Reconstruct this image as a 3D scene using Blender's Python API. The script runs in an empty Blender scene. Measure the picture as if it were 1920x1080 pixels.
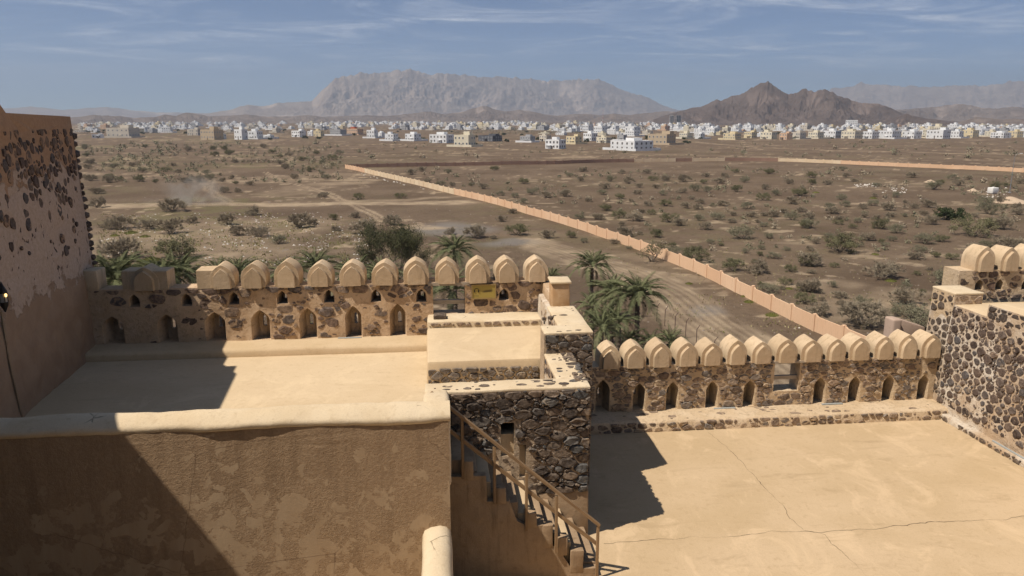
import bpy, bmesh, math, random
import numpy as np
from mathutils import Vector, Matrix, noise as mnoise
from mathutils.geometry import delaunay_2d_cdt

# ------------------------------------------------------------------ camera, sky, sun, exposure
scene = bpy.context.scene
col = scene.collection
C = 25.0                                   # eye height above the plain (metres)
F, HY = 1400.0, 222.0                      # focal length and horizon row for a 1920 px wide frame
PITCH = math.atan((540 - HY) / F)
YAW = math.radians(6.0)
cam_data = bpy.data.cameras.new("camera")
cam_data.sensor_width = 36.0
cam_data.lens = F / 1920 * 36.0
cam_data.clip_start, cam_data.clip_end = 0.1, 60000.0
cam = bpy.data.objects.new("camera", cam_data)
cam.location = (0, 0, C)
cam.rotation_euler = (math.pi / 2 - PITCH, 0, -YAW)
col.objects.link(cam)
scene.camera = cam

SUN_VEC = Vector((-0.58, -0.225, 1.0)).normalized()
sun_data = bpy.data.lights.new("sun", 'SUN')
sun_data.energy = 5.0
sun_data.angle = math.radians(0.53)
sun_data.color = (1.0, 0.93, 0.83)
sun = bpy.data.objects.new("sun", sun_data)
sun.rotation_euler = SUN_VEC.to_track_quat('Z', 'Y').to_euler()
sun.location = (-60, -40, 140)
col.objects.link(sun)

world = bpy.data.worlds.new("World")
scene.world = world
world.use_nodes = True
wt = world.node_tree
wt.nodes.clear()
def wn(t, **kw):
    n = wt.nodes.new(t)
    for k, v in kw.items():
        setattr(n, k, v)
    return n
w_out, w_bg = wn('ShaderNodeOutputWorld'), wn('ShaderNodeBackground')
w_sky = wn('ShaderNodeTexSky', sky_type='NISHITA', sun_disc=False)
w_sky.sun_elevation = math.asin(SUN_VEC.z)
w_sky.sun_rotation = math.atan2(SUN_VEC.x, SUN_VEC.y)
w_sky.altitude, w_sky.air_density, w_sky.dust_density, w_sky.ozone_density = 300, 0.5, 0.0, 4.0
w_bg.inputs['Strength'].default_value = 0.092
# thin cirrus: view direction flattened onto a high plane, stretched noise, added to the sky colour
w_tc, w_sep = wn('ShaderNodeTexCoord'), wn('ShaderNodeSeparateXYZ')
wt.links.new(w_tc.outputs['Generated'], w_sep.inputs[0])
def wm(op, a, b=None, c=None, clamp=False):
    n = wn('ShaderNodeMath', operation=op, use_clamp=clamp)
    for i, v in enumerate((a, b, c)):
        if v is None: continue
        if isinstance(v, (int, float)): n.inputs[i].default_value = v
        else: wt.links.new(v, n.inputs[i])
    return n.outputs[0]
zz = wm('ADD', wm('MAXIMUM', w_sep.outputs['Z'], 0.0), 0.055)
w_cmb = wn('ShaderNodeCombineXYZ')
wt.links.new(wm('DIVIDE', w_sep.outputs['X'], zz), w_cmb.inputs[0])
wt.links.new(wm('DIVIDE', w_sep.outputs['Y'], zz), w_cmb.inputs[1])
def wnoise(rot, sc, scale, detail, rough, dist):
    mp = wn('ShaderNodeMapping')
    mp.inputs['Rotation'].default_value = (0, 0, math.radians(rot))
    mp.inputs['Scale'].default_value = sc
    wt.links.new(w_cmb.outputs[0], mp.inputs[0])
    n = wn('ShaderNodeTexNoise')
    n.inputs['Scale'].default_value, n.inputs['Detail'].default_value = scale, detail
    n.inputs['Roughness'].default_value, n.inputs['Distortion'].default_value = rough, dist
    wt.links.new(mp.outputs[0], n.inputs['Vector'])
    return n.outputs['Fac']
def wramp(v, lo, hi):
    n = wn('ShaderNodeMapRange', interpolation_type='SMOOTHSTEP')
    n.inputs['From Min'].default_value, n.inputs['From Max'].default_value = lo, hi
    wt.links.new(v, n.inputs['Value'])
    return n.outputs[0]
streak = wramp(wnoise(28, (0.8, 1.25, 1), 1.0, 9, 0.66, 0.9), 0.42, 0.76)
body = wramp(wnoise(-10, (0.5, 0.9, 1), 0.55, 4, 0.55, 0.3), 0.26, 0.58)
fine = wramp(wnoise(42, (1.6, 2.6, 1), 2.6, 8, 0.7, 1.2), 0.35, 0.8)
cl = wm('MULTIPLY', wm('MULTIPLY', streak, body), wm('ADD', wm('MULTIPLY', fine, 0.75), 0.40), clamp=True)
cl = wm('MULTIPLY', cl, wramp(w_sep.outputs['Z'], 0.0, 0.10))
w_mix = wn('ShaderNodeMix', data_type='RGBA')
wt.links.new(wm('MULTIPLY', cl, 0.95), w_mix.inputs['Factor'])
wt.links.new(w_sky.outputs[0], w_mix.inputs['A'])
w_mix.inputs['B'].default_value = (9.6, 10.0, 10.8, 1)
wt.links.new(w_mix.outputs['Result'], w_bg.inputs['Color'])
wt.links.new(w_bg.outputs[0], w_out.inputs['Surface'])

vs = scene.view_settings
vs.view_transform, vs.look, vs.exposure, vs.gamma = 'Standard', 'None', -0.02, 1.0
vs.use_curve_mapping = False
cy = scene.cycles
cy.max_bounces, cy.diffuse_bounces, cy.glossy_bounces, cy.transparent_max_bounces = 6, 1, 2, 8
cy.volume_bounces = 0
cy.use_denoising = True
cy.use_adaptive_sampling = True

# ------------------------------------------------------------------ from a direction of sight to a place
_fw = np.array([math.sin(YAW) * math.cos(PITCH), math.cos(YAW) * math.cos(PITCH), -math.sin(PITCH)])
_rt = np.array([math.cos(YAW), -math.sin(YAW), 0.0])
_up = np.cross(_rt, _fw)
def ray(x, y):
    return _fw * F + _rt * (x - 960) + _up * (540 - y)
def G(x, y, z=0.0):                        # sight line meets the level z
    d = ray(x, y); d = d * ((z - C) / d[2])
    return (d[0], d[1], z)
def AtY(x, y, Y):
    d = ray(x, y); d = d * (Y / d[1])
    return (d[0], d[1], d[2] + C)
def AtD(x, y, D):                          # at forward distance D
    d = ray(x, y); k = D / math.hypot(d[0], d[1]); d = d * k
    return (d[0], d[1], d[2] + C)

# ------------------------------------------------------------------ helpers: objects, meshes
def tag(o, label=None, cat=None, group=None, kind=None):
    for k, v in (('label', label), ('category', cat), ('group', group), ('kind', kind)):
        if v: o[k] = v
    return o
def empty(name, loc=(0, 0, 0), rz=0.0, label=None, cat=None, group=None):
    o = bpy.data.objects.new(name, None)
    o.location, o.rotation_euler = loc, (0, 0, rz)
    o.empty_display_size = 0.2
    col.objects.link(o)
    return tag(o, label, cat, group)
def link(name, me, parent=None, loc=None, rz=None, scale=None):
    o = bpy.data.objects.new(name, me)
    col.objects.link(o)
    if parent: o.parent = parent
    if loc is not None: o.location = loc
    if rz is not None: o.rotation_euler = (0, 0, rz)
    if scale is not None: o.scale = scale
    return o
class MB:
    def __init__(s): s.v, s.f, s.m = [], [], []
    def add(s, vs, fs, mi=0):
        b = len(s.v); s.v += [tuple(p) for p in vs]
        s.f += [tuple(i + b for i in f) for f in fs]; s.m += [mi] * len(fs)
    def box(s, x0, x1, y0, y1, z0, z1, mi=0):
        s.add([(x0,y0,z0),(x1,y0,z0),(x1,y1,z0),(x0,y1,z0),(x0,y0,z1),(x1,y0,z1),(x1,y1,z1),(x0,y1,z1)],
              [(0,3,2,1),(4,5,6,7),(0,1,5,4),(1,2,6,5),(2,3,7,6),(3,0,4,7)], mi)
    def tube(s, pts, rad, n=6, mi=0, cap=True):
        rings = []
        for i, p in enumerate(pts):
            p = Vector(p)
            d = (Vector(pts[min(i+1, len(pts)-1)]) - Vector(pts[max(i-1, 0)])).normalized()
            a = d.cross(Vector((0.31, 0.2, 0.93)))
            if a.length < 1e-3: a = d.cross(Vector((1, 0, 0)))
            a.normalize(); b = d.cross(a)
            r = rad[i] if isinstance(rad, (list, tuple)) else rad
            rings.append([p + a * (r * math.cos(2*math.pi*k/n)) + b * (r * math.sin(2*math.pi*k/n)) for k in range(n)])
        vs = [q for r in rings for q in r]; fs = []
        for i in range(len(rings)-1):
            for k in range(n):
                fs.append((i*n+k, i*n+(k+1) % n, (i+1)*n+(k+1) % n, (i+1)*n+k))
        if cap:
            fs.append(tuple(range(n))[::-1]); fs.append(tuple(range((len(rings)-1)*n, len(rings)*n)))
        s.add(vs, fs, mi)
    def mesh(s, name, mats, smooth=None):
        me = bpy.data.meshes.new(name)
        me.from_pydata(s.v, [], s.f)
        for m in (mats if isinstance(mats, (list, tuple)) else [mats]): me.materials.append(m)
        if any(s.m): me.polygons.foreach_set('material_index', s.m)
        me.update()
        if smooth:
            me.shade_smooth(); me.set_sharp_from_angle(angle=math.radians(smooth))
        return me
    def build(s, name, mats, parent=None, smooth=None, **kw):
        return link(name, s.mesh(name, mats, smooth), parent, **kw)

def nz(p, s=1.0):
    return mnoise.noise(Vector(p) * s)
def nzv(p, s=1.0):
    return mnoise.noise_vector(Vector(p) * s)
def rbox_mesh(name, x0, x1, y0, y1, z0, z1, mat, bev=0.04, jit=0.012, seg=0.4, smooth=40, segs=2):
    """a hand-plastered box: softened edges, slightly uneven faces"""
    bm = bmesh.new()
    bmesh.ops.create_cube(bm, size=1.0)
    for v in bm.verts:
        v.co = Vector(((x0+x1)/2 + v.co.x*(x1-x0), (y0+y1)/2 + v.co.y*(y1-y0), (z0+z1)/2 + v.co.z*(z1-z0)))
    bmesh.ops.bevel(bm, geom=bm.edges[:] , offset=bev, segments=segs, profile=0.5, affect='EDGES')
    for ax, L, lo in ((0, x1-x0, x0), (1, y1-y0, y0), (2, z1-z0, z0)):
        n = min(60, int(L / seg))
        for k in range(1, n):
            c = [0, 0, 0]; nn = [0, 0, 0]; c[ax] = lo + L*k/n; nn[ax] = 1
            bmesh.ops.bisect_plane(bm, geom=bm.verts[:]+bm.edges[:]+bm.faces[:], plane_co=c, plane_no=nn)
    if jit:
        for v in bm.verts:
            v.co += nzv(v.co, 1.3) * jit + nzv(v.co, 4.1) * jit * 0.5
    me = bpy.data.meshes.new(name)
    bm.to_mesh(me); bm.free()
    me.materials.append(mat)
    if smooth:
        me.shade_smooth(); me.set_sharp_from_angle(angle=math.radians(smooth))
    return me
def rbox(name, x0, x1, y0, y1, z0, z1, mat, parent=None, **kw):
    return link(name, rbox_mesh(name, x0, x1, y0, y1, z0 + C, z1 + C, mat, **kw), parent)

# ------------------------------------------------------------------ materials
class NT:
    def __init__(s, name):
        s.mat = bpy.data.materials.new(name); s.mat.use_nodes = True
        s.t = s.mat.node_tree; s.n = s.t.nodes
        s.bsdf = s.n['Principled BSDF']
        s.bsdf.inputs['Roughness'].default_value = 0.92
        s.bsdf.inputs['Specular IOR Level'].default_value = 0.15
    def set(s, sock, v):
        if isinstance(v, (int, float)): sock.default_value = v
        elif isinstance(v, (tuple, list)): sock.default_value = tuple(v) + ((1,) if len(v) == 3 and len(sock.default_value) == 4 else ())
        else: s.t.links.new(v, sock)
    def pos(s):
        return s.n.new('ShaderNodeNewGeometry').outputs['Position']
    def obj(s):
        return s.n.new('ShaderNodeTexCoord').outputs['Object']
    def rnd(s):
        return s.n.new('ShaderNodeObjectInfo').outputs['Random']
    def attr(s, name):
        n = s.n.new('ShaderNodeAttribute'); n.attribute_name = name
        return n.outputs['Fac']
    def map(s, v, scale=(1, 1, 1), rot=(0, 0, 0)):
        n = s.n.new('ShaderNodeMapping'); s.set(n.inputs[0], v)
        n.inputs['Scale'].default_value = scale; n.inputs['Rotation'].default_value = rot
        return n.outputs[0]
    def noise(s, v, scale, detail=4, rough=0.55, dist=0.0):
        n = s.n.new('ShaderNodeTexNoise'); s.set(n.inputs['Vector'], v)
        for k, x in (('Scale', scale), ('Detail', detail), ('Roughness', rough), ('Distortion', dist)): n.inputs[k].default_value = x
        return n.outputs['Fac']
    def voro(s, v, scale, feature='F1'):
        n = s.n.new('ShaderNodeTexVoronoi'); n.feature = feature; s.set(n.inputs['Vector'], v)
        n.inputs['Scale'].default_value = scale
        return n.outputs['Distance']
    def ramp(s, v, lo, hi, a=0.0, b=1.0, smooth=True):
        n = s.n.new('ShaderNodeMapRange')
        if smooth: n.interpolation_type = 'SMOOTHSTEP'
        s.set(n.inputs['Value'], v)
        for k, x in (('From Min', lo), ('From Max', hi), ('To Min', a), ('To Max', b)): n.inputs[k].default_value = x
        return n.outputs[0]
    def mix(s, f, a, b, mode='MIX'):
        n = s.n.new('ShaderNodeMix'); n.data_type = 'RGBA'; n.blend_type = mode
        s.set(n.inputs['Factor'], f); s.set(n.inputs['A'], a); s.set(n.inputs['B'], b)
        return n.outputs['Result']
    def m(s, op, a, b=0.0, clamp=False):
        n = s.n.new('ShaderNodeMath'); n.operation = op; n.use_clamp = clamp
        s.set(n.inputs[0], a); s.set(n.inputs[1], b)
        return n.outputs[0]
    def sep(s, v):
        n = s.n.new('ShaderNodeSeparateXYZ'); s.set(n.inputs[0], v); return n.outputs
    def bump(s, h, dist, strength=1.0, prev=None):
        n = s.n.new('ShaderNodeBump'); s.set(n.inputs['Height'], h)
        n.inputs['Distance'].default_value = dist; n.inputs['Strength'].default_value = strength
        if prev is not None: s.set(n.inputs['Normal'], prev)
        s.t.links.new(n.outputs[0], s.bsdf.inputs['Normal']); return n.outputs[0]
    def color(s, c): s.set(s.bsdf.inputs['Base Color'], c); return s.mat

def plain(name, c, rough=0.8, spec=0.2, metal=0.0):
    t = NT(name); t.bsdf.inputs['Roughness'].default_value = rough
    t.bsdf.inputs['Specular IOR Level'].default_value = spec; t.bsdf.inputs['Metallic'].default_value = metal
    n = t.noise(t.obj(), 6.0, 3)
    return t.color(t.mix(n, tuple(x*0.85 for x in c), tuple(min(1, x*1.12) for x in c)))

def plaster(name, a, b, stain, bump=0.012, big=0.6, crackle=0.0, vary=0.0, streak=0.0, worn=0.0):
    t = NT(name); p = t.pos()
    n1 = t.noise(p, big, 5, 0.6, 0.3); n2 = t.noise(p, 7.0, 5, 0.65); n3 = t.noise(p, 38.0, 3, 0.6)
    c = t.mix(t.ramp(n1, 0.3, 0.7), a, b)
    c = t.mix(t.m('MULTIPLY', t.ramp(n2, 0.52, 0.75), 0.55), c, stain)
    c = t.mix(t.m('MULTIPLY', t.ramp(n3, 0.45, 0.8), 0.22), c, tuple(x*0.6 for x in stain))
    h = t.m('ADD', t.m('MULTIPLY', n2, 0.7), t.m('MULTIPLY', n3, 0.3))
    if worn:                                  # scuffed pale and dusty dark patches
        w1 = t.noise(t.map(p, (1, .7, 1), (0, 0, .5)), 0.9, 7, 0.7, .8); w2 = t.noise(t.map(p, (.4, 1.6, 1), (0, 0, .2)), 1.6, 6, 0.72, .5)
        c = t.mix(t.m('MULTIPLY', t.ramp(w1, .52, .66), worn), c, tuple(min(.8, x*1.16) for x in b))
        c = t.mix(t.m('MULTIPLY', t.ramp(w2, .54, .72), worn*.8), c, tuple(x*.80 for x in stain))
    if streak:                                # rain streaks down the face
        d = t.noise(t.map(p, (7, 7, .7)), 1.0, 5, .65)
        c = t.mix(t.m('MULTIPLY', t.ramp(d, .5, .72), streak), c, tuple(x*.62 for x in stain))
    if vary:
        r = t.rnd()
        c = t.mix(t.m('MULTIPLY', r, vary), c, stain)
    if crackle:
        v = t.voro(t.map(t.mix(0.12, p, t.noise(p, 3.0, 3))), crackle, 'DISTANCE_TO_EDGE')
        ck = t.m('MULTIPLY', t.ramp(v, 0.0, 0.012, 1.0, 0.0), t.ramp(n1, 0.55, 0.62))
        c = t.mix(t.m('MULTIPLY', ck, 0.7), c, tuple(x*0.3 for x in stain))
        h = t.m('SUBTRACT', h, t.m('MULTIPLY', ck, 0.5))
    t.bump(h, bump, 0.9)
    return t.color(c)
M_FLOOR = plaster('terrace_plaster', (0.54, 0.385, 0.22), (0.62, 0.45, 0.275), (0.465, 0.322, 0.178), 0.012, 0.33, worn=0.55)
M_FLOOR_L = plaster('upper_terrace_plaster', (0.63, 0.465, 0.28), (0.70, 0.53, 0.335), (0.55, 0.395, 0.23), 0.012, 0.4, worn=0.45)
M_CAP = plaster('coping_plaster', (0.68, 0.525, 0.335), (0.76, 0.61, 0.415), (0.54, 0.395, 0.24), 0.014, 1.1, crackle=0.9)
M_MERLON = plaster('merlon_plaster', (0.63, 0.46, 0.285), (0.71, 0.535, 0.35), (0.46, 0.32, 0.19), 0.022, 1.5, vary=.55, streak=.5, worn=.5)
M_BENCH = plaster('bench_plaster', (0.60, 0.435, 0.255), (0.67, 0.495, 0.305), (0.49, 0.34, 0.195), 0.012, 0.9)
M_BROWN = plaster('brown_plaster', (0.37, 0.25, 0.15), (0.46, 0.32, 0.195), (0.27, 0.175, 0.10), 0.02, 1.2, streak=.5)
M_ORANGE = plaster('orange_plaster', (0.50, 0.30, 0.15), (0.60, 0.40, 0.23), (0.66, 0.50, 0.33), 0.012, 2.6)
M_PINK = plaster('perimeter_plaster', (0.80, 0.515, 0.315), (0.84, 0.575, 0.37), (0.68, 0.42, 0.25), 0.01, 0.12, vary=.45, streak=.35)
M_PINK_B = plaster('pale_perimeter_plaster', (0.79, 0.60, 0.385), (0.84, 0.67, 0.46), (0.66, 0.475, 0.30), 0.01, 0.12, vary=.45, streak=.35)
M_BRICKY = plaster('bare_block_panel', (0.33, 0.20, 0.14), (0.38, 0.235, 0.165), (0.27, 0.165, 0.12), 0.01, 0.12)
M_BUTTRESS = plaster('buttress_plaster', (0.46, 0.33, 0.25), (0.52, 0.38, 0.29), (0.38, 0.26, 0.19), 0.01, 0.8)

def mortar(name, a, b, dark, bump=0.05, scale=1.4):
    t = NT(name); p = t.pos()
    n1 = t.noise(p, scale, 5, 0.6, 0.4); n2 = t.noise(p, 9.0, 6, 0.68, 0.3); n3 = t.noise(p, 30.0, 4, 0.65)
    c = t.mix(t.ramp(n1, 0.35, 0.65), a, b)
    c = t.mix(t.m('MULTIPLY', t.ramp(n2, 0.50, 0.68), 0.75), c, dark)
    c = t.mix(t.m('MULTIPLY', t.ramp(n3, 0.55, 0.75), 0.35), c, tuple(x*0.55 for x in dark))
    t.bump(t.m('ADD', t.m('MULTIPLY', n2, 0.75), t.m('MULTIPLY', n3, 0.25)), bump, 1.0)
    return t.color(c)
M_MORT_L = mortar('orange_mortar', (0.59, 0.40, 0.24), (0.67, 0.485, 0.315), (0.40, 0.265, 0.165))
M_MORT_R = mortar('tan_mortar', (0.62, 0.45, 0.275), (0.70, 0.53, 0.35), (0.42, 0.30, 0.19))
M_MORT_B = mortar('grey_mortar', (0.48, 0.355, 0.235), (0.58, 0.44, 0.30), (0.28, 0.21, 0.15))
M_MORT_T = mortar('pale_mortar', (0.55, 0.395, 0.255), (0.76, 0.665, 0.54), (0.40, 0.28, 0.18), 0.06, 0.7)
M_DARKM = mortar('dark_tower_mortar', (0.40, 0.24, 0.135), (0.47, 0.30, 0.18), (0.26, 0.155, 0.095))
M_MORT_D = mortar('tower_mortar', (0.44, 0.265, 0.15), (0.50, 0.325, 0.20), (0.30, 0.18, 0.11))

def stone(name, cols, smear, amount):
    """rubble stone; each one takes its own tone, mortar smeared over part of it"""
    t = NT(name); p = t.pos(); r = t.rnd()
    ramp = t.n.new('ShaderNodeValToRGB'); ramp.color_ramp.interpolation = 'LINEAR'
    els = ramp.color_ramp.elements
    while len(els) < len(cols): els.new(0.5)
    for i, c in enumerate(cols):
        els[i].position = i / (len(cols) - 1); els[i].color = (*c, 1)
    t.set(ramp.inputs[0], r)
    n1 = t.noise(p, 11.0, 5, 0.65, 0.5); n2 = t.noise(p, 42.0, 4, 0.6)
    c = t.mix(t.ramp(n1, 0.3, 0.75), t.mix(1.0, ramp.outputs[0], (0.62, 0.60, 0.60), 'MULTIPLY'), t.mix(1.0, ramp.outputs[0], (1.5, 1.45, 1.4), 'MULTIPLY'))
    sm = t.noise(p, 5.5, 5, 0.7, 0.6)
    thr = t.m('ADD', t.m('MULTIPLY', t.m('FRACT', t.m('MULTIPLY', r, 7.31)), 0.22), amount)
    k = t.m('MULTIPLY', t.m('SUBTRACT', sm, thr), 9.0, True)
    c = t.mix(t.m('MULTIPLY', k, 0.85), c, smear)
    t.bump(t.m('ADD', n1, t.m('MULTIPLY', n2, 0.4)), 0.03, 1.0)
    t.bsdf.inputs['Roughness'].default_value = 0.8
    return t.color(c)
S_DARK = [(0.10, 0.076, 0.062), (0.17, 0.122, 0.094), (0.225, 0.16, 0.12), (0.15, 0.13, 0.118), (0.28, 0.205, 0.145), (0.18, 0.126, 0.098)]
M_ST_L = stone('rubble_stone', S_DARK, (0.46, 0.31, 0.19), 0.46)
M_ST_R = stone('coursed_stone', [(0.14, 0.105, 0.08), (0.25, 0.185, 0.135), (0.33, 0.245, 0.175), (0.21, 0.19, 0.17), (0.38, 0.28, 0.195), (0.24, 0.17, 0.125)], (0.57, 0.415, 0.26), 0.43)
M_ST_B = stone('block_stone', [(0.075, 0.06, 0.05), (0.125, 0.098, 0.076), (0.17, 0.13, 0.098), (0.13, 0.128, 0.122), (0.25, 0.185, 0.13), (0.10, 0.08, 0.066)], (0.42, 0.315, 0.21), 0.50)
M_ST_T = stone('dark_round_stone', [(0.07, 0.053, 0.045), (0.12, 0.088, 0.07), (0.16, 0.118, 0.09), (0.11, 0.10, 0.096), (0.21, 0.15, 0.11)], (0.54, 0.40, 0.27), 0.50)

M_ST_D = stone('tower_course_stone', [(0.09, 0.066, 0.055), (0.14, 0.10, 0.08), (0.18, 0.13, 0.10), (0.12, 0.105, 0.098), (0.22, 0.155, 0.11)], (0.44, 0.275, 0.165), 0.43)
def peeling(name):
    t = NT(name); p = t.pos(); o = t.sep(p)
    w = t.map(p, (1, 1, 1))
    n0 = t.noise(w, 0.55, 3, 0.5)
    n1 = t.noise(w, 2.5, 9, 0.62, 0.5)
    zone = t.ramp(t.m('ADD', t.m('MULTIPLY', o['Z'], -0.30), t.m('MULTIPLY', n0, 0.9)), -5.45, -4.9)
    mask = t.ramp(t.m('ADD', n1, t.m('MULTIPLY', zone, 0.11)), 0.615, 0.625)
    n2 = t.noise(p, 16.0, 5, 0.7); n3 = t.noise(p, 55.0, 3, 0.6)
    drip = t.noise(t.map(p, (4.5, 4.5, 0.5)), 1.0, 4, 0.6)
    rough_c = t.mix(t.ramp(n2, 0.3, 0.75), (0.37, 0.245, 0.142), (0.455, 0.31, 0.185))
    rough_c = t.mix(t.m('MULTIPLY', t.ramp(drip, 0.45, 0.7), 0.4), rough_c, (0.25, 0.16, 0.09))
    skin_c = t.mix(t.ramp(drip, 0.3, 0.7), (0.45, 0.31, 0.185), (0.50, 0.355, 0.218))
    c = t.mix(mask, rough_c, skin_c)
    cr = t.voro(t.mix(0.16, p, t.noise(p, 2.2, 5, 0.6)), 0.55, 'DISTANCE_TO_EDGE')
    ck = t.m('MULTIPLY', t.ramp(cr, 0.0, 0.006, 1.0, 0.0), t.ramp(n0, 0.45, 0.6))
    c = t.mix(t.m('MULTIPLY', ck, 0.55), c, (0.16, 0.10, 0.06))
    h1 = t.m('MULTIPLY', t.m('ADD', t.m('MULTIPLY', n2, 0.6), t.m('MULTIPLY', n3, 0.4)), t.m('SUBTRACT', 1.0, t.m('MULTIPLY', mask, 0.85)))
    b = t.bump(h1, 0.035, 1.0)
    t.bump(mask, 0.03, 1.0, b)
    return t.color(c)
M_PEEL = peeling('peeling_plaster')

def tower_face(name):
    """left tower: bare mortar with big scabs of paler old plaster"""
    t = NT(name); p = t.pos(); o = t.sep(p)
    n0 = t.noise(p, 0.5, 4, 0.55, 0.4); n1 = t.noise(p, 1.8, 7, 0.62, 0.4); n2 = t.noise(p, 12.0, 6, 0.7)
    hi = t.ramp(t.m('ADD', o['Z'], t.m('MULTIPLY', n1, 3.2)), 25.15, 25.3)      # bare band on top
    lo = t.ramp(t.m('ADD', o['Z'], t.m('MULTIPLY', n1, 2.2)), 21.95, 22.1)     # smooth brown render below
    pale = t.mix(t.ramp(n2, 0.3, 0.7), (0.50, 0.36, 0.26), (0.60, 0.45, 0.34))
    bare = t.mix(t.ramp(n2, 0.3, 0.7), (0.42, 0.25, 0.145), (0.50, 0.315, 0.19))
    low = t.mix(t.ramp(n1, 0.3, 0.7), (0.36, 0.235, 0.15), (0.43, 0.29, 0.185))
    c = t.mix(hi, t.mix(lo, low, pale), bare)
    pits = t.m('MULTIPLY', t.ramp(t.noise(t.map(p, (1, 1.6, 1)), 4.2, 3, 0.5, 0.4), 0.66, 0.70), t.m('MULTIPLY', lo, t.m('SUBTRACT', 1.0, hi)))
    c = t.mix(pits, c, (0.10, 0.07, 0.055))
    h = t.m('ADD', t.m('MULTIPLY', t.m('SUBTRACT', lo, hi), 0.7), t.m('MULTIPLY', n2, 0.5))
    t.bump(t.m('SUBTRACT', h, pits), 0.03, 1.0)
    return t.color(c)
M_TOWER = tower_face('tower_plaster')

def timber(name, a, b):
    t = NT(name); p = t.obj()
    n = t.noise(t.map(p, (1.2, 14, 14)), 2.0, 4, 0.6)
    t.bump(n, 0.004, 0.6); t.bsdf.inputs['Roughness'].default_value = 0.6
    return t.color(t.mix(t.ramp(n, 0.3, 0.7), a, b))
M_TIMBER = timber('rail_timber', (0.27, 0.165, 0.085), (0.37, 0.24, 0.13))
M_TIMBER_G = timber('weathered_timber', (0.36, 0.29, 0.22), (0.46, 0.38, 0.29))
M_CRACK = plain('crack_dirt', (0.10, 0.07, 0.045), 1.0, 0.0)
M_BLACK = plain('black_metal', (0.02, 0.018, 0.017), 0.5, 0.4, 0.3)
M_STEEL = plain('galvanised_steel', (0.35, 0.36, 0.37), 0.5, 0.4, 0.6)
M_RUST = plain('rusty_steel', (0.14, 0.09, 0.07), 0.8, 0.2)
M_STRIP = plain('pale_grey_strip', (0.36, 0.37, 0.35), 0.5, 0.3)
M_BRASS = plain('brass_frame', (0.38, 0.27, 0.12), 0.45, 0.4, 0.4)

# ------------------------------------------------------------------ masonry tools (u, v on the face; w goes into it)
def MY(Y): return lambda u, v, w: (u, Y + w, C + v)                       # faces the viewer
def MXn(X, bat=0.0, v0=0.0): return lambda u, v, w: (X + w + bat * (v - v0), u, C + v)   # faces -X
def MXp(X, bat=0.0, v0=0.0): return lambda u, v, w: (X - w - bat * (v - v0), u, C + v)   # faces +X
def MZ(z): return lambda u, v, w: (u, v, C + z - w)                       # faces up
def rect(u0, u1, v0, v1): return [(u0, v0), (u1, v0), (u1, v1), (u0, v1)]
def arch(uc, w, v0, v1, rise=0.42, n=5):
    """pointed arch: straight jambs, two curves meeting in a point"""
    h = v1 - v0; vs_ = v1 - h * rise
    pts = [(uc - w/2, v0), (uc + w/2, v0)]
    for k in range(n + 1):
        a = k / n
        pts.append((uc + w/2 * (1 - a**1.75), vs_ + (v1 - vs_) * (a ** 0.88)))
    for k in range(n - 1, -1, -1):
        a = k / n
        pts.append((uc - w/2 * (1 - a**1.75), vs_ + (v1 - vs_) * (a ** 0.88)))
    return pts
def inside(p, poly):
    x, y = p; c = False; n = len(poly); j = n - 1
    for i in range(n):
        xi, yi = poly[i]; xj, yj = poly[j]
        if (yi > y) != (yj > y) and x < (xj - xi) * (y - yi) / (yj - yi) + xi: c = not c
        j = i
    return c
def pdist(p, poly):
    best = 1e9; n = len(poly)
    for i in range(n):
        ax, ay = poly[i]; bx, by = poly[(i+1) % n]
        dx, dy = bx-ax, by-ay; L = dx*dx+dy*dy or 1e-9
        t = max(0, min(1, ((p[0]-ax)*dx+(p[1]-ay)*dy)/L))
        best = min(best, math.hypot(p[0]-ax-t*dx, p[1]-ay-t*dy))
    return best
def sheet(mb, M, w, outline, holes=(), grid=0.0, bumpy=0.0, rng=None):
    vs, es = [], []
    def ring(poly):
        b = len(vs); vs.extend(Vector(q) for q in poly)
        es.extend((b+i, b+(i+1) % len(poly)) for i in range(len(poly)))
    ring(outline)
    for h in holes: ring(h)
    if grid:
        us = [q[0] for q in outline]; vv = [q[1] for q in outline]
        nu, nv = int((max(us)-min(us))/grid), int((max(vv)-min(vv))/grid)
        for i in range(1, nu+1):
            for j in range(1, nv+1):
                q = (min(us)+(i-0.5+rng.uniform(-.3, .3))*grid, min(vv)+(j-0.5+rng.uniform(-.3, .3))*grid)
                if inside(q, outline) and pdist(q, outline) > grid*0.3 and all(not inside(q, h) and pdist(q, h) > grid*0.25 for h in holes):
                    vs.append(Vector(q))
    ov, _, of, *_ = delaunay_2d_cdt(vs, es, [], 0, 1e-5)
    fs = []
    for f in of:
        c = (sum(ov[i][0] for i in f)/len(f), sum(ov[i][1] for i in f)/len(f))
        if inside(c, outline) and not any(inside(c, h) for h in holes): fs.append(f)
    nb = len(outline) + sum(len(h) for h in holes)
    pts = []
    for i, q in enumerate(ov):
        ww = w
        if bumpy and i >= nb: ww += bumpy * (nz((q[0], q[1], 3.3), 2.2) + 0.6 * nz((q[0], q[1], 9.1), 6.0))
        pts.append(M(q[0], q[1], ww))
    mb.add(pts, fs)
def reveal(mb, M, poly, w0, w1):
    n = len(poly)
    mb.add([M(u, v, w0) for u, v in poly] + [M(u, v, w1) for u, v in poly],
           [(i, (i+1) % n, n+(i+1) % n, n+i) for i in range(n)])
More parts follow.
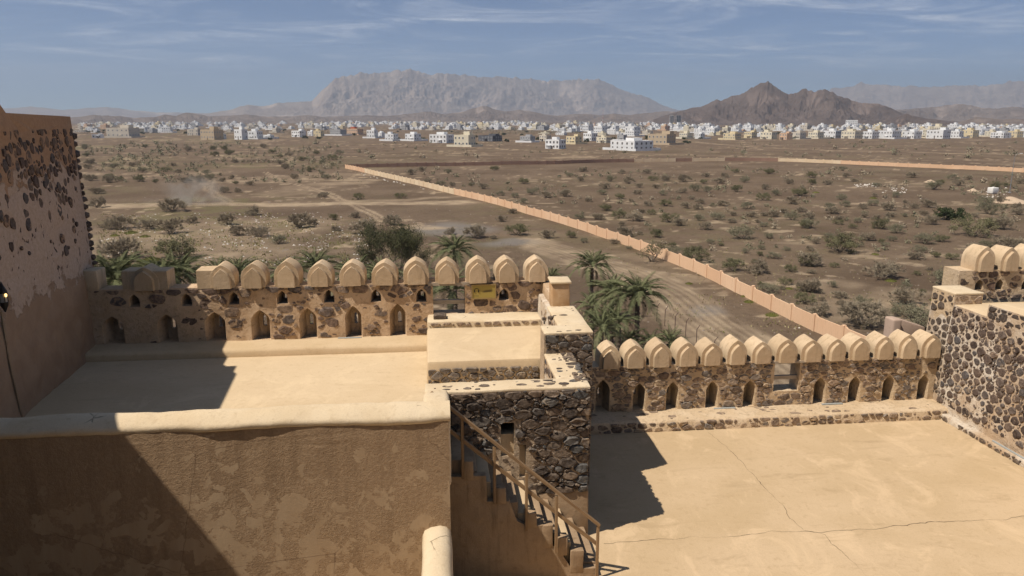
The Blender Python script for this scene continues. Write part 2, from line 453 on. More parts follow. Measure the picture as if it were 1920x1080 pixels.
def wall_mesh(M, outline, niches=(), through=(), thick=0.6, grid=0.22, bumpy=0.03, seed=1):
    """niches: (front outline, depth, slit outline in its back)"""
    mb = MB(); rng = random.Random(seed)
    sheet(mb, M, 0, outline, [n[0] for n in niches] + list(through), grid, bumpy, rng)
    for fr, dep, slit in niches:
        if slit:                              # jambs splay in towards the arrow slit
            uc = sum(q[0] for q in fr)/len(fr); v0_ = min(q[1] for q in fr); n = len(fr)
            bk = [(uc+(q[0]-uc)*.5, v0_+(q[1]-v0_)*.93) for q in fr]
            mb.add([M(u, v, 0) for u, v in fr]+[M(u, v, dep) for u, v in bk], [(i, (i+1) % n, n+(i+1) % n, n+i) for i in range(n)])
            sheet(mb, M, dep, bk, [slit])
        else:
            reveal(mb, M, fr, 0, dep)
            sheet(mb, M, dep, fr)
        if slit: reveal(mb, M, slit, dep, thick)
    for t in through: reveal(mb, M, t, 0, thick)
    sheet(mb, M, thick, outline, [n[2] for n in niches if n[2]] + [n[0] for n in niches if n[1] > thick] + list(through))
    reveal(mb, M, outline, 0, thick)
    return mb
def clip(poly, nx, ny, d):
    out = []; n = len(poly)
    for i in range(n):
        a, b = poly[i], poly[(i+1) % n]
        da, db = a[0]*nx+a[1]*ny-d, b[0]*nx+b[1]*ny-d
        if da <= 0: out.append(a)
        if (da < 0 < db) or (db < 0 < da):
            t = da/(da-db); out.append((a[0]+t*(b[0]-a[0]), a[1]+t*(b[1]-a[1])))
    return out
def cells(outline, cu, cv, seed, spread=0.5):
    """stones of unlike size packed on a face; each takes the patch it commands (squeezed so they lie flat)"""
    rng = random.Random(seed)
    us = [q[0] for q in outline]; vv = [q[1] for q in outline]
    u0, u1, v0, v1 = min(us), max(us), min(vv), max(vv)
    asp = cu/cv; W, H = (u1-u0)/asp, v1-v0
    n = int(W*H/(cv*cv)*1.0)+1
    pts = []; grid_ = {}; gs = cv*1.2
    for i in range(n*26):
        if len(pts) >= n*1.5: break
        k = min(1.0, i/(n*14.0)); r = cv*0.5*(1+spread*(1-1.75*k)*rng.uniform(.7, 1.1))
        p = (rng.uniform(0, W), rng.uniform(0, H)); gx, gy = int(p[0]/gs), int(p[1]/gs); ok = True
        for ix in range(gx-2, gx+3):
            for iy in range(gy-2, gy+3):
                for q in grid_.get((ix, iy), ()):
                    if math.hypot(p[0]-q[0], p[1]-q[1]) < 0.86*(r+q[2]): ok = False; break
                if not ok: break
            if not ok: break
        if ok:
            pts.append((*p, r)); grid_.setdefault((gx, gy), []).append((*p, r))
    out = []
    for i, p in enumerate(pts):
        R = p[2]*1.45
        poly = rect(p[0]-R, p[0]+R, p[1]-R, p[1]+R)
        gx, gy = int(p[0]/gs), int(p[1]/gs)
        for ix in range(gx-3, gx+4):
            for iy in range(gy-3, gy+4):
                for q in grid_.get((ix, iy), ()):
                    nx, ny = q[0]-p[0], q[1]-p[1]
                    if nx == 0 and ny == 0 or len(poly) < 3: continue
                    d = (q[0]**2+q[1]**2-p[0]**2-p[1]**2+p[2]**2-q[2]**2)/2
                    poly = clip(poly, nx, ny, d)
        if len(poly) < 3: continue
        for nx, ny, d in ((-1, 0, 0), (1, 0, W), (0, -1, 0), (0, 1, H)):
            if len(poly) >= 3: poly = clip(poly, nx, ny, d)
        if len(poly) < 3: continue
        P = [(u0+x*asp, v0+y) for x, y in poly]
        if len(outline) == 4 or inside((u0+p[0]*asp, v0+p[1]), outline): out.append(P)
    return out
STONE_LIMIT = {}
def stones(parent, M, outline, cu, cv, seed, mat, holes=(), gap=0.02, proud=(0.012, 0.04), keep=1.0, keepf=None, name='stone', margin=0.03, rnd=0.5, spread=0.55):
    rng = random.Random(seed * 7 + 3)
    mass = MB(); todo = []
    for poly in cells(outline, cu, cv, seed, spread):
        cx = sum(q[0] for q in poly)/len(poly); cyy = sum(q[1] for q in poly)/len(poly)
        if rng.random() > (keepf(cx, cyy) if keepf else keep): continue
        if any(inside((cx, cyy), h) or pdist((cx, cyy), h) < 0.05 for h in holes): continue
        ch = []
        n = len(poly)
        for i in range(n):                            # knock the corners off
            a, b = poly[i], poly[(i+1) % n]
            L = math.hypot(b[0]-a[0], b[1]-a[1])
            if L < 0.02: continue
            t = 0.10 + 0.14*rng.random()
            ch.append((a[0]+(b[0]-a[0])*t, a[1]+(b[1]-a[1])*t))
            if L > 0.05: ch.append((a[0]+(b[0]-a[0])*(1-t), a[1]+(b[1]-a[1])*(1-t)))
        if len(ch) < 4: continue
        rr = sum(math.hypot(q[0]-cx, q[1]-cyy) for q in ch)/len(ch)
        g = gap * rng.uniform(0.5, 1.9)
        s = max(0.35, 1 - g/rr)
        out = []
        for q in ch:
            k = s * rng.uniform(1-0.16*rnd, 1+0.08*rnd)
            p = (cx+(q[0]-cx)*k, cyy+(q[1]-cyy)*k)
            tries = 0
            while tries < 6 and any(inside(p, h) or pdist(p, h) < margin for h in holes):
                p = (cx+(p[0]-cx)*0.8, cyy+(p[1]-cyy)*0.8); tries += 1
            out.append(p)
        todo.append((rr, cx, cyy, out))
    todo.sort(key=lambda x: -x[0])
    key = parent.name
    for rr, cx, cyy, out in todo:
        pr = rng.uniform(*proud); tu, tv = rng.uniform(-.25, .25), rng.uniform(-.25, .25)
        n = len(out); ins = rng.uniform(0.72, 0.9)
        org = Vector(M(cx, cyy, 0))
        def P3(u, v, w): return Vector(M(u, v, w)) - org
        v1 = [P3(u, v, 0.06) for u, v in out]
        v2 = [P3(cx+(u-cx)*0.97, cyy+(v-cyy)*0.97, -pr*0.45 + rng.uniform(-.3, .3)*pr) for u, v in out]
        v3 = [P3(cx+(u-cx)*ins*rng.uniform(.85, 1.1), cyy+(v-cyy)*ins*rng.uniform(.85, 1.1), -pr*(1+tu*(u-cx)/rr+tv*(v-cyy)/rr+rng.uniform(-.2, .2))) for u, v in out]
        fs = [(i, (i+1) % n, n+(i+1) % n, n+i) for i in range(n)] + [(n+i, n+(i+1) % n, 2*n+(i+1) % n, 2*n+i) for i in range(n)] + [tuple(range(2*n, 3*n))]
        k = STONE_LIMIT.get(key, 0)
        if k < 300:
            STONE_LIMIT[key] = k + 1
            mb = MB(); mb.add(v1+v2+v3, fs)
            o = mb.build(name, mat, parent, loc=tuple(org))
        else:
            mass.add([p+org for p in v1+v2+v3], fs)
    if mass.v:
        tag(mass.build('small_stones', mat, parent), kind='stuff')
def chinks(parent, M, outline, cu, cv, seed, mat, holes=(), keep=0.6, keepf=None):
    """small packing stones between the big ones: one part, too small to pick apart"""
    rng = random.Random(seed); mb = MB()
    for poly in cells(outline, cu, cv, seed, 0.35):
        cx = sum(q[0] for q in poly)/len(poly); cy_ = sum(q[1] for q in poly)/len(poly)
        if rng.random() > (keepf(cx, cy_)*keep if keepf else keep): continue
        if any(inside((cx, cy_), h) or pdist((cx, cy_), h) < cu*.7 for h in holes): continue
        n = len(poly); pr = rng.uniform(.004, .022); s1 = rng.uniform(.8, .95)
        o = [(cx+(q[0]-cx)*s1*rng.uniform(.8, 1.05), cy_+(q[1]-cy_)*s1*rng.uniform(.8, 1.05)) for q in poly]
        mb.add([M(u, v, .03) for u, v in o]+[M(cx+(u-cx)*.8, cy_+(v-cy_)*.8, -pr*rng.uniform(.6, 1.3)) for u, v in o],
               [(i, (i+1) % n, n+(i+1) % n, n+i) for i in range(n)]+[tuple(range(n, 2*n))])
    if mb.v: tag(mb.build('chink_stones', mat, parent), kind='stuff')
def flat_stones(parent, M, outline, cu, cv, seed, mat, keep=0.5):
    stones(parent, M, outline, cu, cv, seed, mat, keep=keep, gap=0.035, proud=(0.004, 0.015))

def merlon_mesh(name, w, h, depth, block=None):
    """pointed tooth with a raised pointed panel on its front; block=(left, right, height) adds a plain shoulder"""
    mb = MB()
    R_ = [(0.485, 0.0), (0.5, 0.20), (0.5, 0.40), (0.482, 0.53), (0.435, 0.65), (0.355, 0.765), (0.245, 0.865), (0.115, 0.95), (0.010, 1.0)]
    pts = [(-w*0.485, 0)] + [(w*x, h*z) for x, z in R_] + [(-w*x, h*z) for x, z in R_[::-1][:-1]]
    n = len(pts); b = 0.012
    rings = []
    for (s, y) in ((0.978, 0.0), (1.0, b), (1.0, depth-b), (0.97, depth)):
        rings.append([(x*s, y, h*0.4+(z-h*0.4)*s if z > 0.01 else z) for x, z in pts])
    vs = [q for r in rings for q in r]
    fs = [tuple(range(n))] + [(r*n+i, r*n+(i+1) % n, (r+1)*n+(i+1) % n, (r+1)*n+i) for r in range(3) for i in range(n)] + [tuple(range(3*n, 4*n))[::-1]]
    mb.add(vs, fs)
    if block:
        l, r, hh = block
        mb.add(*_soft(l, r, 0.012, depth-0.012, 0, hh, 0.025))
    return mb
def _soft(x0, x1, y0, y1, z0, z1, b):
    vs = [(x0, y0, z0), (x1, y0, z0), (x1, y1, z0), (x0, y1, z0), (x0, y0, z1-b), (x1, y0, z1-b), (x1, y1, z1-b), (x0, y1, z1-b),
          (x0+b, y0+b, z1), (x1-b, y0+b, z1), (x1-b, y1-b, z1), (x0+b, y1-b, z1)]
    return vs, [(0, 1, 5, 4), (1, 2, 6, 5), (2, 3, 7, 6), (3, 0, 4, 7), (4, 5, 9, 8), (5, 6, 10, 9), (6, 7, 11, 10), (7, 4, 8, 11), (8, 9, 10, 11)]
def relief_mesh(name, w, h, out=0.115, drop=0.035):
    mb = MB()
    R_ = [(0.345, 0.20), (0.34, 0.36), (0.315, 0.47), (0.255, 0.575), (0.165, 0.67), (0.075, 0.745)]
    pts = [(-w*0.345, -drop), (w*0.345, -drop)] + [(w*x, h*z) for x, z in R_] + [(0.0, h*0.80)] + [(-w*x, h*z) for x, z in R_[::-1]]
    n = len(pts)
    rings = [[(x, 0.03, z) for x, z in pts], [(x, -out*0.7, z) for x, z in pts], [(x*0.965, -out, h*0.3+(z-h*0.3)*0.975) for x, z in pts]]
    mb.add([q for r in rings for q in r], [(r*n+i, r*n+(i+1) % n, (r+1)*n+(i+1) % n, (r+1)*n+i) for r in range(2) for i in range(n)] + [tuple(range(2*n, 3*n))])
    return mb
MERLON, RELIEF = {}, {}
def merlon(parent, u, Y, z, w, h, depth, block=None, rng=random.Random(5)):
    v = rng.randrange(7)
    k = (round(w, 2), round(h, 2), depth, block, v)
    if k not in MERLON:
        me = merlon_mesh('merlon', w, h, depth, block).mesh('merlon', M_MERLON, 24)
        for q in me.vertices: q.co += nzv(q.co + Vector((v*9.1, 0, 0)), 2.6)*0.016 + nzv(q.co + Vector((v*4.7, 3, 1)), 7.0)*0.007
        MERLON[k] = me
        RELIEF[k] = relief_mesh('relief_panel', w, h).mesh('relief_panel', M_MERLON, 20)
    o = link('merlon', MERLON[k], parent, loc=(u, Y, C+z-0.03), scale=(rng.uniform(.95, 1.05), 1, rng.uniform(.93, 1.06)))
    o.rotation_euler = (rng.uniform(-.015, .015), rng.uniform(-.02, .02), rng.uniform(-.04, .04))
    link('relief_panel', RELIEF[k], o, loc=(rng.uniform(-.008, .008), 0, 0.03))
    return o
def beam(parent, name, x0, x1, y0, y1, z0, z1, mat):
    mb = MB(); cx, cyy, cz = (x0+x1)/2, (y0+y1)/2, (z0+z1)/2
    mb.box(x0-cx, x1-cx, y0-cyy, y1-cyy, z0-cz, z1-cz)
    return mb.build(name, mat, parent, loc=(cx, cyy, cz+C))
def sweep_x(name, prof, x0, x1, mat, parent=None, jit=0.012, step=0.25, seed=0.0):
    """profile (y, z) drawn along X with hand-made unevenness"""
    mb = MB(); n = len(prof); k = max(2, int((x1-x0)/step)); rings = []
    for i in range(k+1):
        x = x0 + (x1-x0)*i/k
        for (y, z) in prof:
            d = nzv((x*0.9+seed, y*2, z*2), 1.0)*jit*1.6 + nzv((x*4+seed, y*5, z*5), 1.0)*jit*0.6
            mb.v.append((x, y+d.y, z+C+d.z))
    for i in range(k):
        for j in range(n-1):
            mb.f.append((i*n+j, (i+1)*n+j, (i+1)*n+j+1, i*n+j+1))
    mb.f.append(tuple(range(n))); mb.f.append(tuple(range(k*n, (k+1)*n))[::-1])
    mb.m = [0]*len(mb.f)
    return mb.build(name, mat, parent, smooth=45)

# ------------------------------------------------------------------ terraces
ZR, ZL = -8.8, -6.4
def slab(name, x0, x1, y0, y1, z, mat):
    mb = MB(); mb.box(x0, x1, y0, y1, 0.02 - 0.5, C + z)
    return tag(mb.build(name, mat), kind='structure')
lower = slab('lower_terrace_floor', -9.2, 15.18, 2.0, 20.9, ZR, M_FLOOR)
upper = slab('upper_terrace_floor', -9.9, -0.02, 12.1, 21.65, ZL, M_FLOOR_L)
slab('upper_landing_floor', -0.02, 2.9, 14.4, 21.65, ZL, M_FLOOR_L)
def crack(pts, z, wid, seed):
    rng = random.Random(seed); P = []
    for a, b in zip(pts[:-1], pts[1:]):
        A, B = Vector(G(*a, C+z)), Vector(G(*b, C+z)); L = (B-A).length; n = max(2, int(L/0.09))
        for k in range(n): P.append(A.lerp(B, k/n))
    P.append(B); mb = MB(); n = len(P); vs = []
    for i, p in enumerate(P):
        d = (P[min(i+1, n-1)]-P[max(i-1, 0)]).normalized(); s = Vector((-d.y, d.x, 0))
        p = p + s*(nz((i*0.21, seed, 0))*0.07 + rng.uniform(-.018, .018))
        w = wid*max(0.12, 0.6+0.9*nz((i*0.13, seed*3.3, 1))) * rng.uniform(.5, 1.4)
        vs += [p+s*w+Vector((0, 0, .004)), p-s*w+Vector((0, 0, .004))]
    mb.add(vs, [(2*i, 2*i+1, 2*i+3, 2*i+2) for i in range(n-1)])
    return mb
c1 = [(1328, 811), (1360, 836), (1395, 872), (1412, 890), (1440, 922), (1470, 950), (1482, 972), (1508, 994), (1545, 1003), (1560, 1020), (1590, 1044), (1628, 1082)]
c2 = [(1132, 1019), (1250, 1010), (1370, 1006), (1440, 998), (1508, 996), (1560, 997), (1640, 991), (1700, 985), (1740, 979), (1850, 976), (1924, 968)]
crack(c1, ZR, 0.0065, 3).build('crack', M_CRACK, lower)
crack(c2, ZR, 0.008, 8).build('crack', M_CRACK, lower)

# ------------------------------------------------------------------ far battlement of the upper terrace
LY, LT = 21.1, 0.55
def lx(px): return AtY(px, 560, LY)[0]
def lz(py): return AtY(600, py, LY)[2] - C
far = empty('battlement_wall', (-3, LY, C-6.2), 0, 'rubble battlement with a row of pointed merlons at the far edge of the upper terrace', 'wall')
def under(o, parent):                      # parent without moving
    o.parent = parent; o.matrix_parent_inverse = Matrix.Translation(parent.location).inverted(); return o
class Fixed:                               # parent wrapper: children given in scene coordinates
    pass
far.location = (0, 0, 0)
L_niche = [(205, 0.57, 583), (308, 0.54, 582), (399, 0.57, 580), (485, 0.53, 578), (575, 0.50, 577), (661, 0.48, 575), (745, 0.48, 573)]
L_small = [(251, 552, 576), (349, 550, 574), (438, 547, 571), (529, 545, 570), (617, 543, 567), (705, 543, 566), (790, 542, 566), (945, 541, 563)]
nl, th = [], []
for px, w, py in L_niche:
    u = lx(px); top = lz(py); bot = -6.17
    nl.append((arch(u, w, bot, top, 0.38), 0.42, arch(u+0.03, 0.11, -5.86, -5.52, 0.3, 2)))
for px, a, b in L_small:
    z0_, z1_ = AtY(px, b, LY)[2]-C, AtY(px, a, LY)[2]-C
    nl.append((arch(lx(px), 0.30, z0_, z1_, 0.55, 3), 0.48, rect(lx(px)-.02, lx(px)+.06, z0_+.06, z0_+.2)))
gap_l = rect(lx(812), lx(872), -5.56, -4.70)
XL0, XL1 = -9.75, 3.12
wall_mesh(MY(LY), rect(XL0, XL1, -6.42, -4.60), nl, th + [gap_l], LT, 0.2, 0.035, 11).build('masonry', M_MORT_L, far, smooth=60)
hl = [n[0] for n in nl] + th + [gap_l]
def keepL(u, v):
    if u < lx(300) and v > -4.95: return 0.35
    if u < lx(280): return 0.10
    if v > -4.85: return 0.95
    return 0.62 if u > lx(370) else 0.55
chinks(far, MY(LY), rect(XL0+3.0, XL1-.05, -6.1, -4.64), .12, .075, 121, M_ST_L, hl, .22)
stones(far, MY(LY), rect(XL0+.1, XL1-.02, -6.16, -4.62), 0.34, 0.215, 21, M_ST_L, hl, gap=0.022, proud=(0.008, 0.04), keepf=keepL, margin=0.05)
beam(far, 'timber_lintel', lx(803), lx(880), LY-0.03, LY+0.5, -4.70, -4.61, M_TIMBER_G)
beam(far, 'timber_rail', lx(808), lx(874), LY+0.12, LY+0.22, -5.28, -5.16, M_TIMBER_G)
for px in (478, 540, 602, 663, 722, 782, 839, 897, 951, 1006):
    merlon(far, lx(px), LY-0.02, -4.60, 0.70, 0.70, LT+0.06)
merlon(far, lx(420), LY-0.02, -4.60, 0.70, 0.70, LT+0.06, (-0.72, -0.1, 0.56))
merlon(far, lx(275), LY-0.02, -4.60, 0.76, 0.66, LT+0.06, (-0.62, 0.62, 0.55))
rbox('merlon', XL0, lx(188), LY-0.02, LY+LT+.02, -4.63, -4.06, M_MERLON, far)
benchL = [(20.25, ZL-0.05), (20.25, -6.26), (20.29, -6.20), (20.36, -6.175), (21.12, -6.165), (21.12, ZL-0.05)]
sweep_x('bench', benchL, XL0+.1, lx(799)+0.0, M_BENCH, far, 0.014, 0.3, 3.0)

# ------------------------------------------------------------------ battlement of the lower terrace
RY, RT = 20.3, 0.58
def rx(px): return AtY(px, 700, RY)[0]
low = empty('battlement_wall', (0, 0, 0), 0, 'coursed stone battlement with pointed merlons closing the big lower terrace', 'wall')
nr, tr = [], []
for px, top, bot, w in ((1130, 712, 771, .42), (1199, 719, 769, .38), (1261, 716, 768, .38), (1335, 715, 767, .38), (1405, 713, 766, .38), (1536, 708, 761, .38), (1601, 706, 759, .38), (1664, 704, 756, .38), (1729, 703, 754, .36)):
    u = AtY(px, 740, RY)[0]
    nr.append((arch(u, w, -8.47, AtY(px, top, RY)[2]-C, 0.34), 0.46, arch(u-0.02, 0.07, -8.1, -7.85, 0.3, 2)))
gap_r = rect(AtY(1452, 700, RY)[0], AtY(1499, 700, RY)[0], -8.02, -7.14)
XR0, XR1 = 3.66, 15.9
wall_mesh(MY(RY), rect(XR0, XR1, -8.82, -7.06), nr, tr + [gap_r], RT, 0.2, 0.03, 12).build('masonry', M_MORT_R, low, smooth=60)
hr = [n[0] for n in nr] + [gap_r]
chinks(low, MY(RY), rect(XR0+.02, XR1-1.2, -8.45, -7.1), .10, .065, 131, M_ST_R, hr, .45)
stones(low, MY(RY), rect(XR0+.02, XR1-.7, -8.47, -7.08), 0.26, 0.145, 31, M_ST_R, hr, gap=0.016, proud=(0.012, 0.045), margin=0.04,
       keepf=lambda u, v: (0.25 if u > AtY(1690, 700, RY)[0] else 0.93))
beam(low, 'timber_lintel', rx(1446), rx(1510), RY-0.03, RY+0.5, -7.14, -7.07, M_TIMBER_G)
beam(low, 'timber_rail', rx(1449), rx(1500), RY+0.1, RY+0.2, -7.68, -7.57, M_TIMBER_G)
for px in (1144, 1191, 1239, 1289, 1335, 1382, 1429, 1475, 1522, 1568, 1612, 1657, 1701, 1745):
    merlon(low, AtY(px, 660, RY)[0], RY-0.02, -7.06, 0.645, 0.70, RT+0.06)
benchR = [(19.50, ZR-0.05), (19.52, -8.55), (19.56, -8.50), (19.66, -8.485), (20.32, -8.475), (20.32, ZR-0.05)]
sweep_x('bench', benchR, XR0, 15.6, M_MORT_R, low, 0.02, 0.22, 7.0)
stones(low, MY(19.515), rect(XR0, 15.2, ZR, -8.51), 0.22, 0.15, 33, M_ST_R, gap=0.022, proud=(0.01, 0.04), keep=0.85)
flat_stones(low, MZ(-8.48), rect(XR0+.1, 15.3, 19.62, 20.28), 0.24, 0.16, 34, M_ST_R, 0.22)

# ------------------------------------------------------------------ stair block between the terraces
blk = empty('stair_block', (0, 0, 0), 0, 'dark rubble stair block with stepped copings standing between the two terraces', 'building')
BX0, BX1, BY = 0.22, 3.12, 14.32
door = rect(1.27, 1.55, -6.86, -6.12)
slot = rect(1.66, 1.80, -7.35, -6.62)
wall_mesh(MY(BY), rect(-0.25, BX1, ZR-.05, -5.42), [(door, 1.3, None), (slot, 0.9, None)], (), 0.53, 0.2, 0.035, 13).build('masonry', M_MORT_B, blk, smooth=60)
def keepB(u, v):
    if v < -7.72: return 0.0
    if v < -6.75 and u < 1.95: return 0.12
    return 0.985
chinks(blk, MY(BY), rect(BX0, BX1, -7.74, -5.44), .085, .06, 141, M_ST_B, [door, slot], .8, lambda u, v: keepB(u, v))
stones(blk, MY(BY), rect(BX0, BX1+.02, -7.76, -5.43), 0.235, 0.13, 41, M_ST_B, [door, slot], gap=0.008, proud=(0.02, 0.075), keepf=keepB, margin=0.02, spread=0.85)
rbox('plaster_base', 1.9, BX1+.03, BY-0.03, BY+0.3, ZR-.05, -7.72, M_BROWN, blk, bev=0.05, jit=0.02)
rbox('coping', -0.27, BX1+.02, BY-0.015, BY+0.56, -5.46, -5.385, M_CAP, blk, bev=0.03, jit=0.018, seg=0.15)
flat_stones(blk, MZ(-5.385), rect(-0.1, BX1-.05, BY+.03, BY+.5), 0.2, 0.13, 43, M_ST_B, 0.32)
# side parapet running back
wall_mesh(MXn(2.52), rect(BY+.5, 16.62, ZL-.05, -5.42), (), (), 0.6, 0.2, 0.03, 14).build('side_parapet', M_MORT_T, blk, smooth=60)
stones(blk, MXn(2.52), rect(BY+.55, 16.6, ZL, -5.45), 0.24, 0.15, 45, M_ST_T, gap=0.035, proud=(0.01, 0.03), keep=0.6)
rbox('coping', 2.50, BX1+.015, BY+.54, 16.62, -5.47, -5.39, M_CAP, blk, bev=0.03, jit=0.018, seg=0.15)
stones(blk, MZ(-5.39), rect(2.86, BX1+.06, BY+.3, 16.58), 0.22, 0.15, 46, M_ST_B, gap=0.02, proud=(0.01, 0.05), keep=0.9)
flat_stones(blk, MZ(-5.39), rect(2.55, 2.86, BY+.3, 16.55), 0.18, 0.12, 47, M_ST_B, 0.25)
# rear, higher part
wall_mesh(MY(16.6), rect(2.50, 3.66, ZR-.05, -4.92), (), (), 0.6, 0.2, 0.03, 15).build('rear_masonry', M_MORT_B, blk, smooth=60)
chinks(blk, MY(16.6), rect(2.52, 3.66, -7.6, -4.95), .085, .06, 148, M_ST_B)
stones(blk, MY(16.6), rect(2.52, 3.68, -8.6, -4.93), 0.225, 0.13, 48, M_ST_B, gap=0.016, proud=(0.015, 0.06), keep=0.96)
rbox('rear_mass', 2.96, 3.65, 17.15, 20.9, ZR-.05, -4.95, M_MORT_T, blk, jit=0.02)
stones(blk, MXn(2.955), rect(17.2, 20.2, -5.7, -4.97), 0.24, 0.15, 49, M_ST_R, gap=0.03, proud=(0.005, 0.015), keep=0.45)
rbox('coping', 2.50, 3.67, 16.59, 17.25, -4.96, -4.88, M_CAP, blk, bev=0.03, jit=0.018, seg=0.15)
rbox('coping', 2.93, 3.67, 17.22, 19.1, -4.965, -4.885, M_CAP, blk, bev=0.03, jit=0.018, seg=0.15)
flat_stones(blk, MZ(-4.885), rect(2.6, 3.6, 16.65, 18.8), 0.2, 0.13, 50, M_ST_B, 0.22)
rbox('pier', 3.07, 3.56, 19.06, 19.62, -5.0, -4.26, M_ORANGE, blk, bev=0.05, jit=0.02)
rbox('pier_wall', 3.10, 3.60, 19.6, 21.3, -5.0, -4.66, M_MORT_L, blk, jit=0.02)
rbox('coping', 3.03, 3.60, 19.02, 19.66, -4.27, -4.20, M_CAP, blk, bev=0.03, jit=0.02, seg=0.2)
# raised roof behind
rbox('roof_slab', -0.26, 2.97, 17.28, 20.28, ZL-.02, -5.72, M_FLOOR_L, blk, bev=0.07, jit=0.012)
stones(blk, MY(17.275), rect(-0.24, 2.5, ZL+.04, -5.90), 0.21, 0.15, 51, M_ST_B, gap=0.014, proud=(0.02, 0.05), keep=0.97)
rbox('rear_bench', -0.24, 3.0, 20.26, 21.15, ZL, -5.55, M_CAP, blk, bev=0.04, jit=0.02, seg=0.25)
stones(blk, MY(20.255), rect(-0.2, 2.95, -5.70, -5.57), 0.2, 0.13, 52, M_ST_R, gap=0.03, proud=(0.01, 0.03), keep=0.85)
rbox('kerb_stone', -0.05, 0.30, 20.5, 20.85, -5.6, -5.42, M_ST_B, blk, bev=0.05, jit=0.04, seg=0.12)

# ------------------------------------------------------------------ plastered parapet in front
PY = 11.95
par = empty('parapet_wall', (0, 0, 0), 0, 'tall brown parapet of peeling plaster with a rounded pale coping', 'wall')
mb = MB(); rng = random.Random(9)
sheet(mb, MY(PY), 0, rect(-16.0, 0.17, -13.0, -5.0), (), 0.3, 0.006, rng)
mb.add([(0.17, PY, C-13), (0.17, PY, C-5.0), (0.17, 13.3, C-5.0), (0.17, 13.3, C-13)], [(0, 1, 2, 3)])
mb.add([(-16, 12.3, C-13), (-16, 12.3, C-5.0), (0.17, 12.3, C-5.0), (0.17, 12.3, C-13)], [(0, 1, 2, 3)])
mb.build('rendered_face', M_PEEL, par)
capp = [(11.955, -5.035), (11.93, -5.01), (11.915, -4.965), (11.922, -4.925), (11.95, -4.895), (12.03, -4.835), (12.12, -4.785), (12.22, -4.76), (12.31, -4.79), (12.34, -4.88), (12.33, -5.03)]
sweep_x('coping', capp, -16.0, 0.20, M_CAP, par, 0.022, 0.10, 5.0)
rbox('return_coping', -0.27, 0.205, 12.15, 12.75, ZL, -4.77, M_CAP, par, bev=0.09, jit=0.02, seg=0.2, segs=3)
rbox('return_wall', -0.26, 0.195, 12.7, 14.4, ZL, -5.36, M_CAP, par, bev=0.06, jit=0.02, seg=0.2, segs=3)
sp = [(-0.31, -7.3), (-0.33, -7.15), (-0.29, -7.05), (-0.18, -7.0), (-0.02, -6.99), (0.09, -7.02), (0.17, -7.1), (0.185, -7.3), (0.185, -13), (-0.31, -13)]
mb = MB(); n = len(sp); k = 24
for i in range(k+1):
    y = 4.0 + (PY+0.02-4.0)*i/k
    for x, z in sp:
        d = nzv((x*3, y*1.5, z*2), 1)*0.02
        mb.v.append((x+d.x, y, z+C+d.z))
for i in range(k):
    for j in range(n): mb.f.append((i*n+j, (i+1)*n+j, (i+1)*n+(j+1) % n, i*n+(j+1) % n))
mb.m = [0]*len(mb.f)
tag(mb.build('spur_wall', M_CAP, None, smooth=50), 'low pale spur wall with a rounded top below the brown parapet', 'wall')

# ------------------------------------------------------------------ stairs and handrail
st = empty('staircase', (0, 0, 0), 0, 'plastered stair with stepped side blocks descending to the lower terrace', 'stairs')
SX0, SZ0, TR = -0.1, -6.02, 0.262
NS = 12
for k in range(NS):
    x0 = SX0 + k*TR; z = SZ0 - k*0.2315
    rbox('step', x0, x0+TR+0.012, 12.98, BY-0.02, ZR-0.02, z, M_BROWN if k % 3 else M_BENCH, st, bev=0.02, jit=0.012, seg=0.5)
prof = [(0.0, -6.52), (0.86, -6.53), (0.88, -7.06), (1.30, -7.08), (1.45, -7.5), (1.64, -7.62), (1.95, -7.62), (2.07, -8.02), (2.25, -8.14), (2.5, -8.56), (2.7, -8.6), (3.03, -8.62), (3.05, ZR-.02), (0.0, ZR-.02)]
mb = MB()
sheet(mb, MY(12.84), 0, prof, (), 0.15, 0.02, random.Random(4)); reveal(mb, MY(12.84), prof, 0, 0.18); sheet(mb, MY(13.02), 0, prof)
mb.build('side_wall', M_BROWN, st)
for x0, x1, zt, zb in ((0.44, 0.62, -6.22, -6.6), (1.03, 1.23, -6.78, -7.1), (1.60, 1.82, -7.34, -7.66), (1.93, 2.15, -7.62, -8.1), (2.20, 2.44, -7.90, -8.3), (2.50, 2.76, -8.2, -8.7)):
    rbox('curb_block', x0, x1, 12.83, 13.03, zb, zt, M_BROWN, st, bev=0.014, jit=0.022, seg=0.14)
rail = empty('handrail', (0, 0, 0), 0, 'brown timber handrail on five posts beside the stair', 'handrail')
RYP = 12.78
def bar(name, a, b, w, h, parent, mat=M_TIMBER):
    a, b = Vector(a), Vector(b); d = (b-a); L = d.length
    mb = MB(); mb.add(*_soft(-L/2, L/2, -w/2, w/2, -h/2, h/2, 0.008))
    mb.add([(-L/2, -w/2, -h/2), (L/2, -w/2, -h/2), (L/2, w/2, -h/2), (-L/2, w/2, -h/2)], [(0, 3, 2, 1)])
    o = mb.build(name, mat, parent, loc=tuple((a+b)/2))
    o.rotation_euler = d.to_track_quat('X', 'Z').to_euler()
    return o
pp = []
for px, tp, bt in ((867, 782, 893), (927, 836, 940), (987, 886, 990), (1043, 929, 1032), (1120, 985, 1077)):
    t_, b_ = AtY(px, tp, RYP), AtY(px, bt, RYP)
    x = (t_[0]+b_[0])/2
    pp.append((x, t_[2]))
    bar('post', (x, RYP, b_[2]-0.05), (x, RYP, t_[2]-0.01), 0.045, 0.055, rail)
x0, z0 = pp[0]; x4, z4 = pp[4]; sl = (z4-z0)/(x4-x0)
bar('top_rail', (x0-0.55, RYP, z0-0.55*sl+0.0), (x4+0.03, RYP, z4+0.0), 0.075, 0.055, rail)
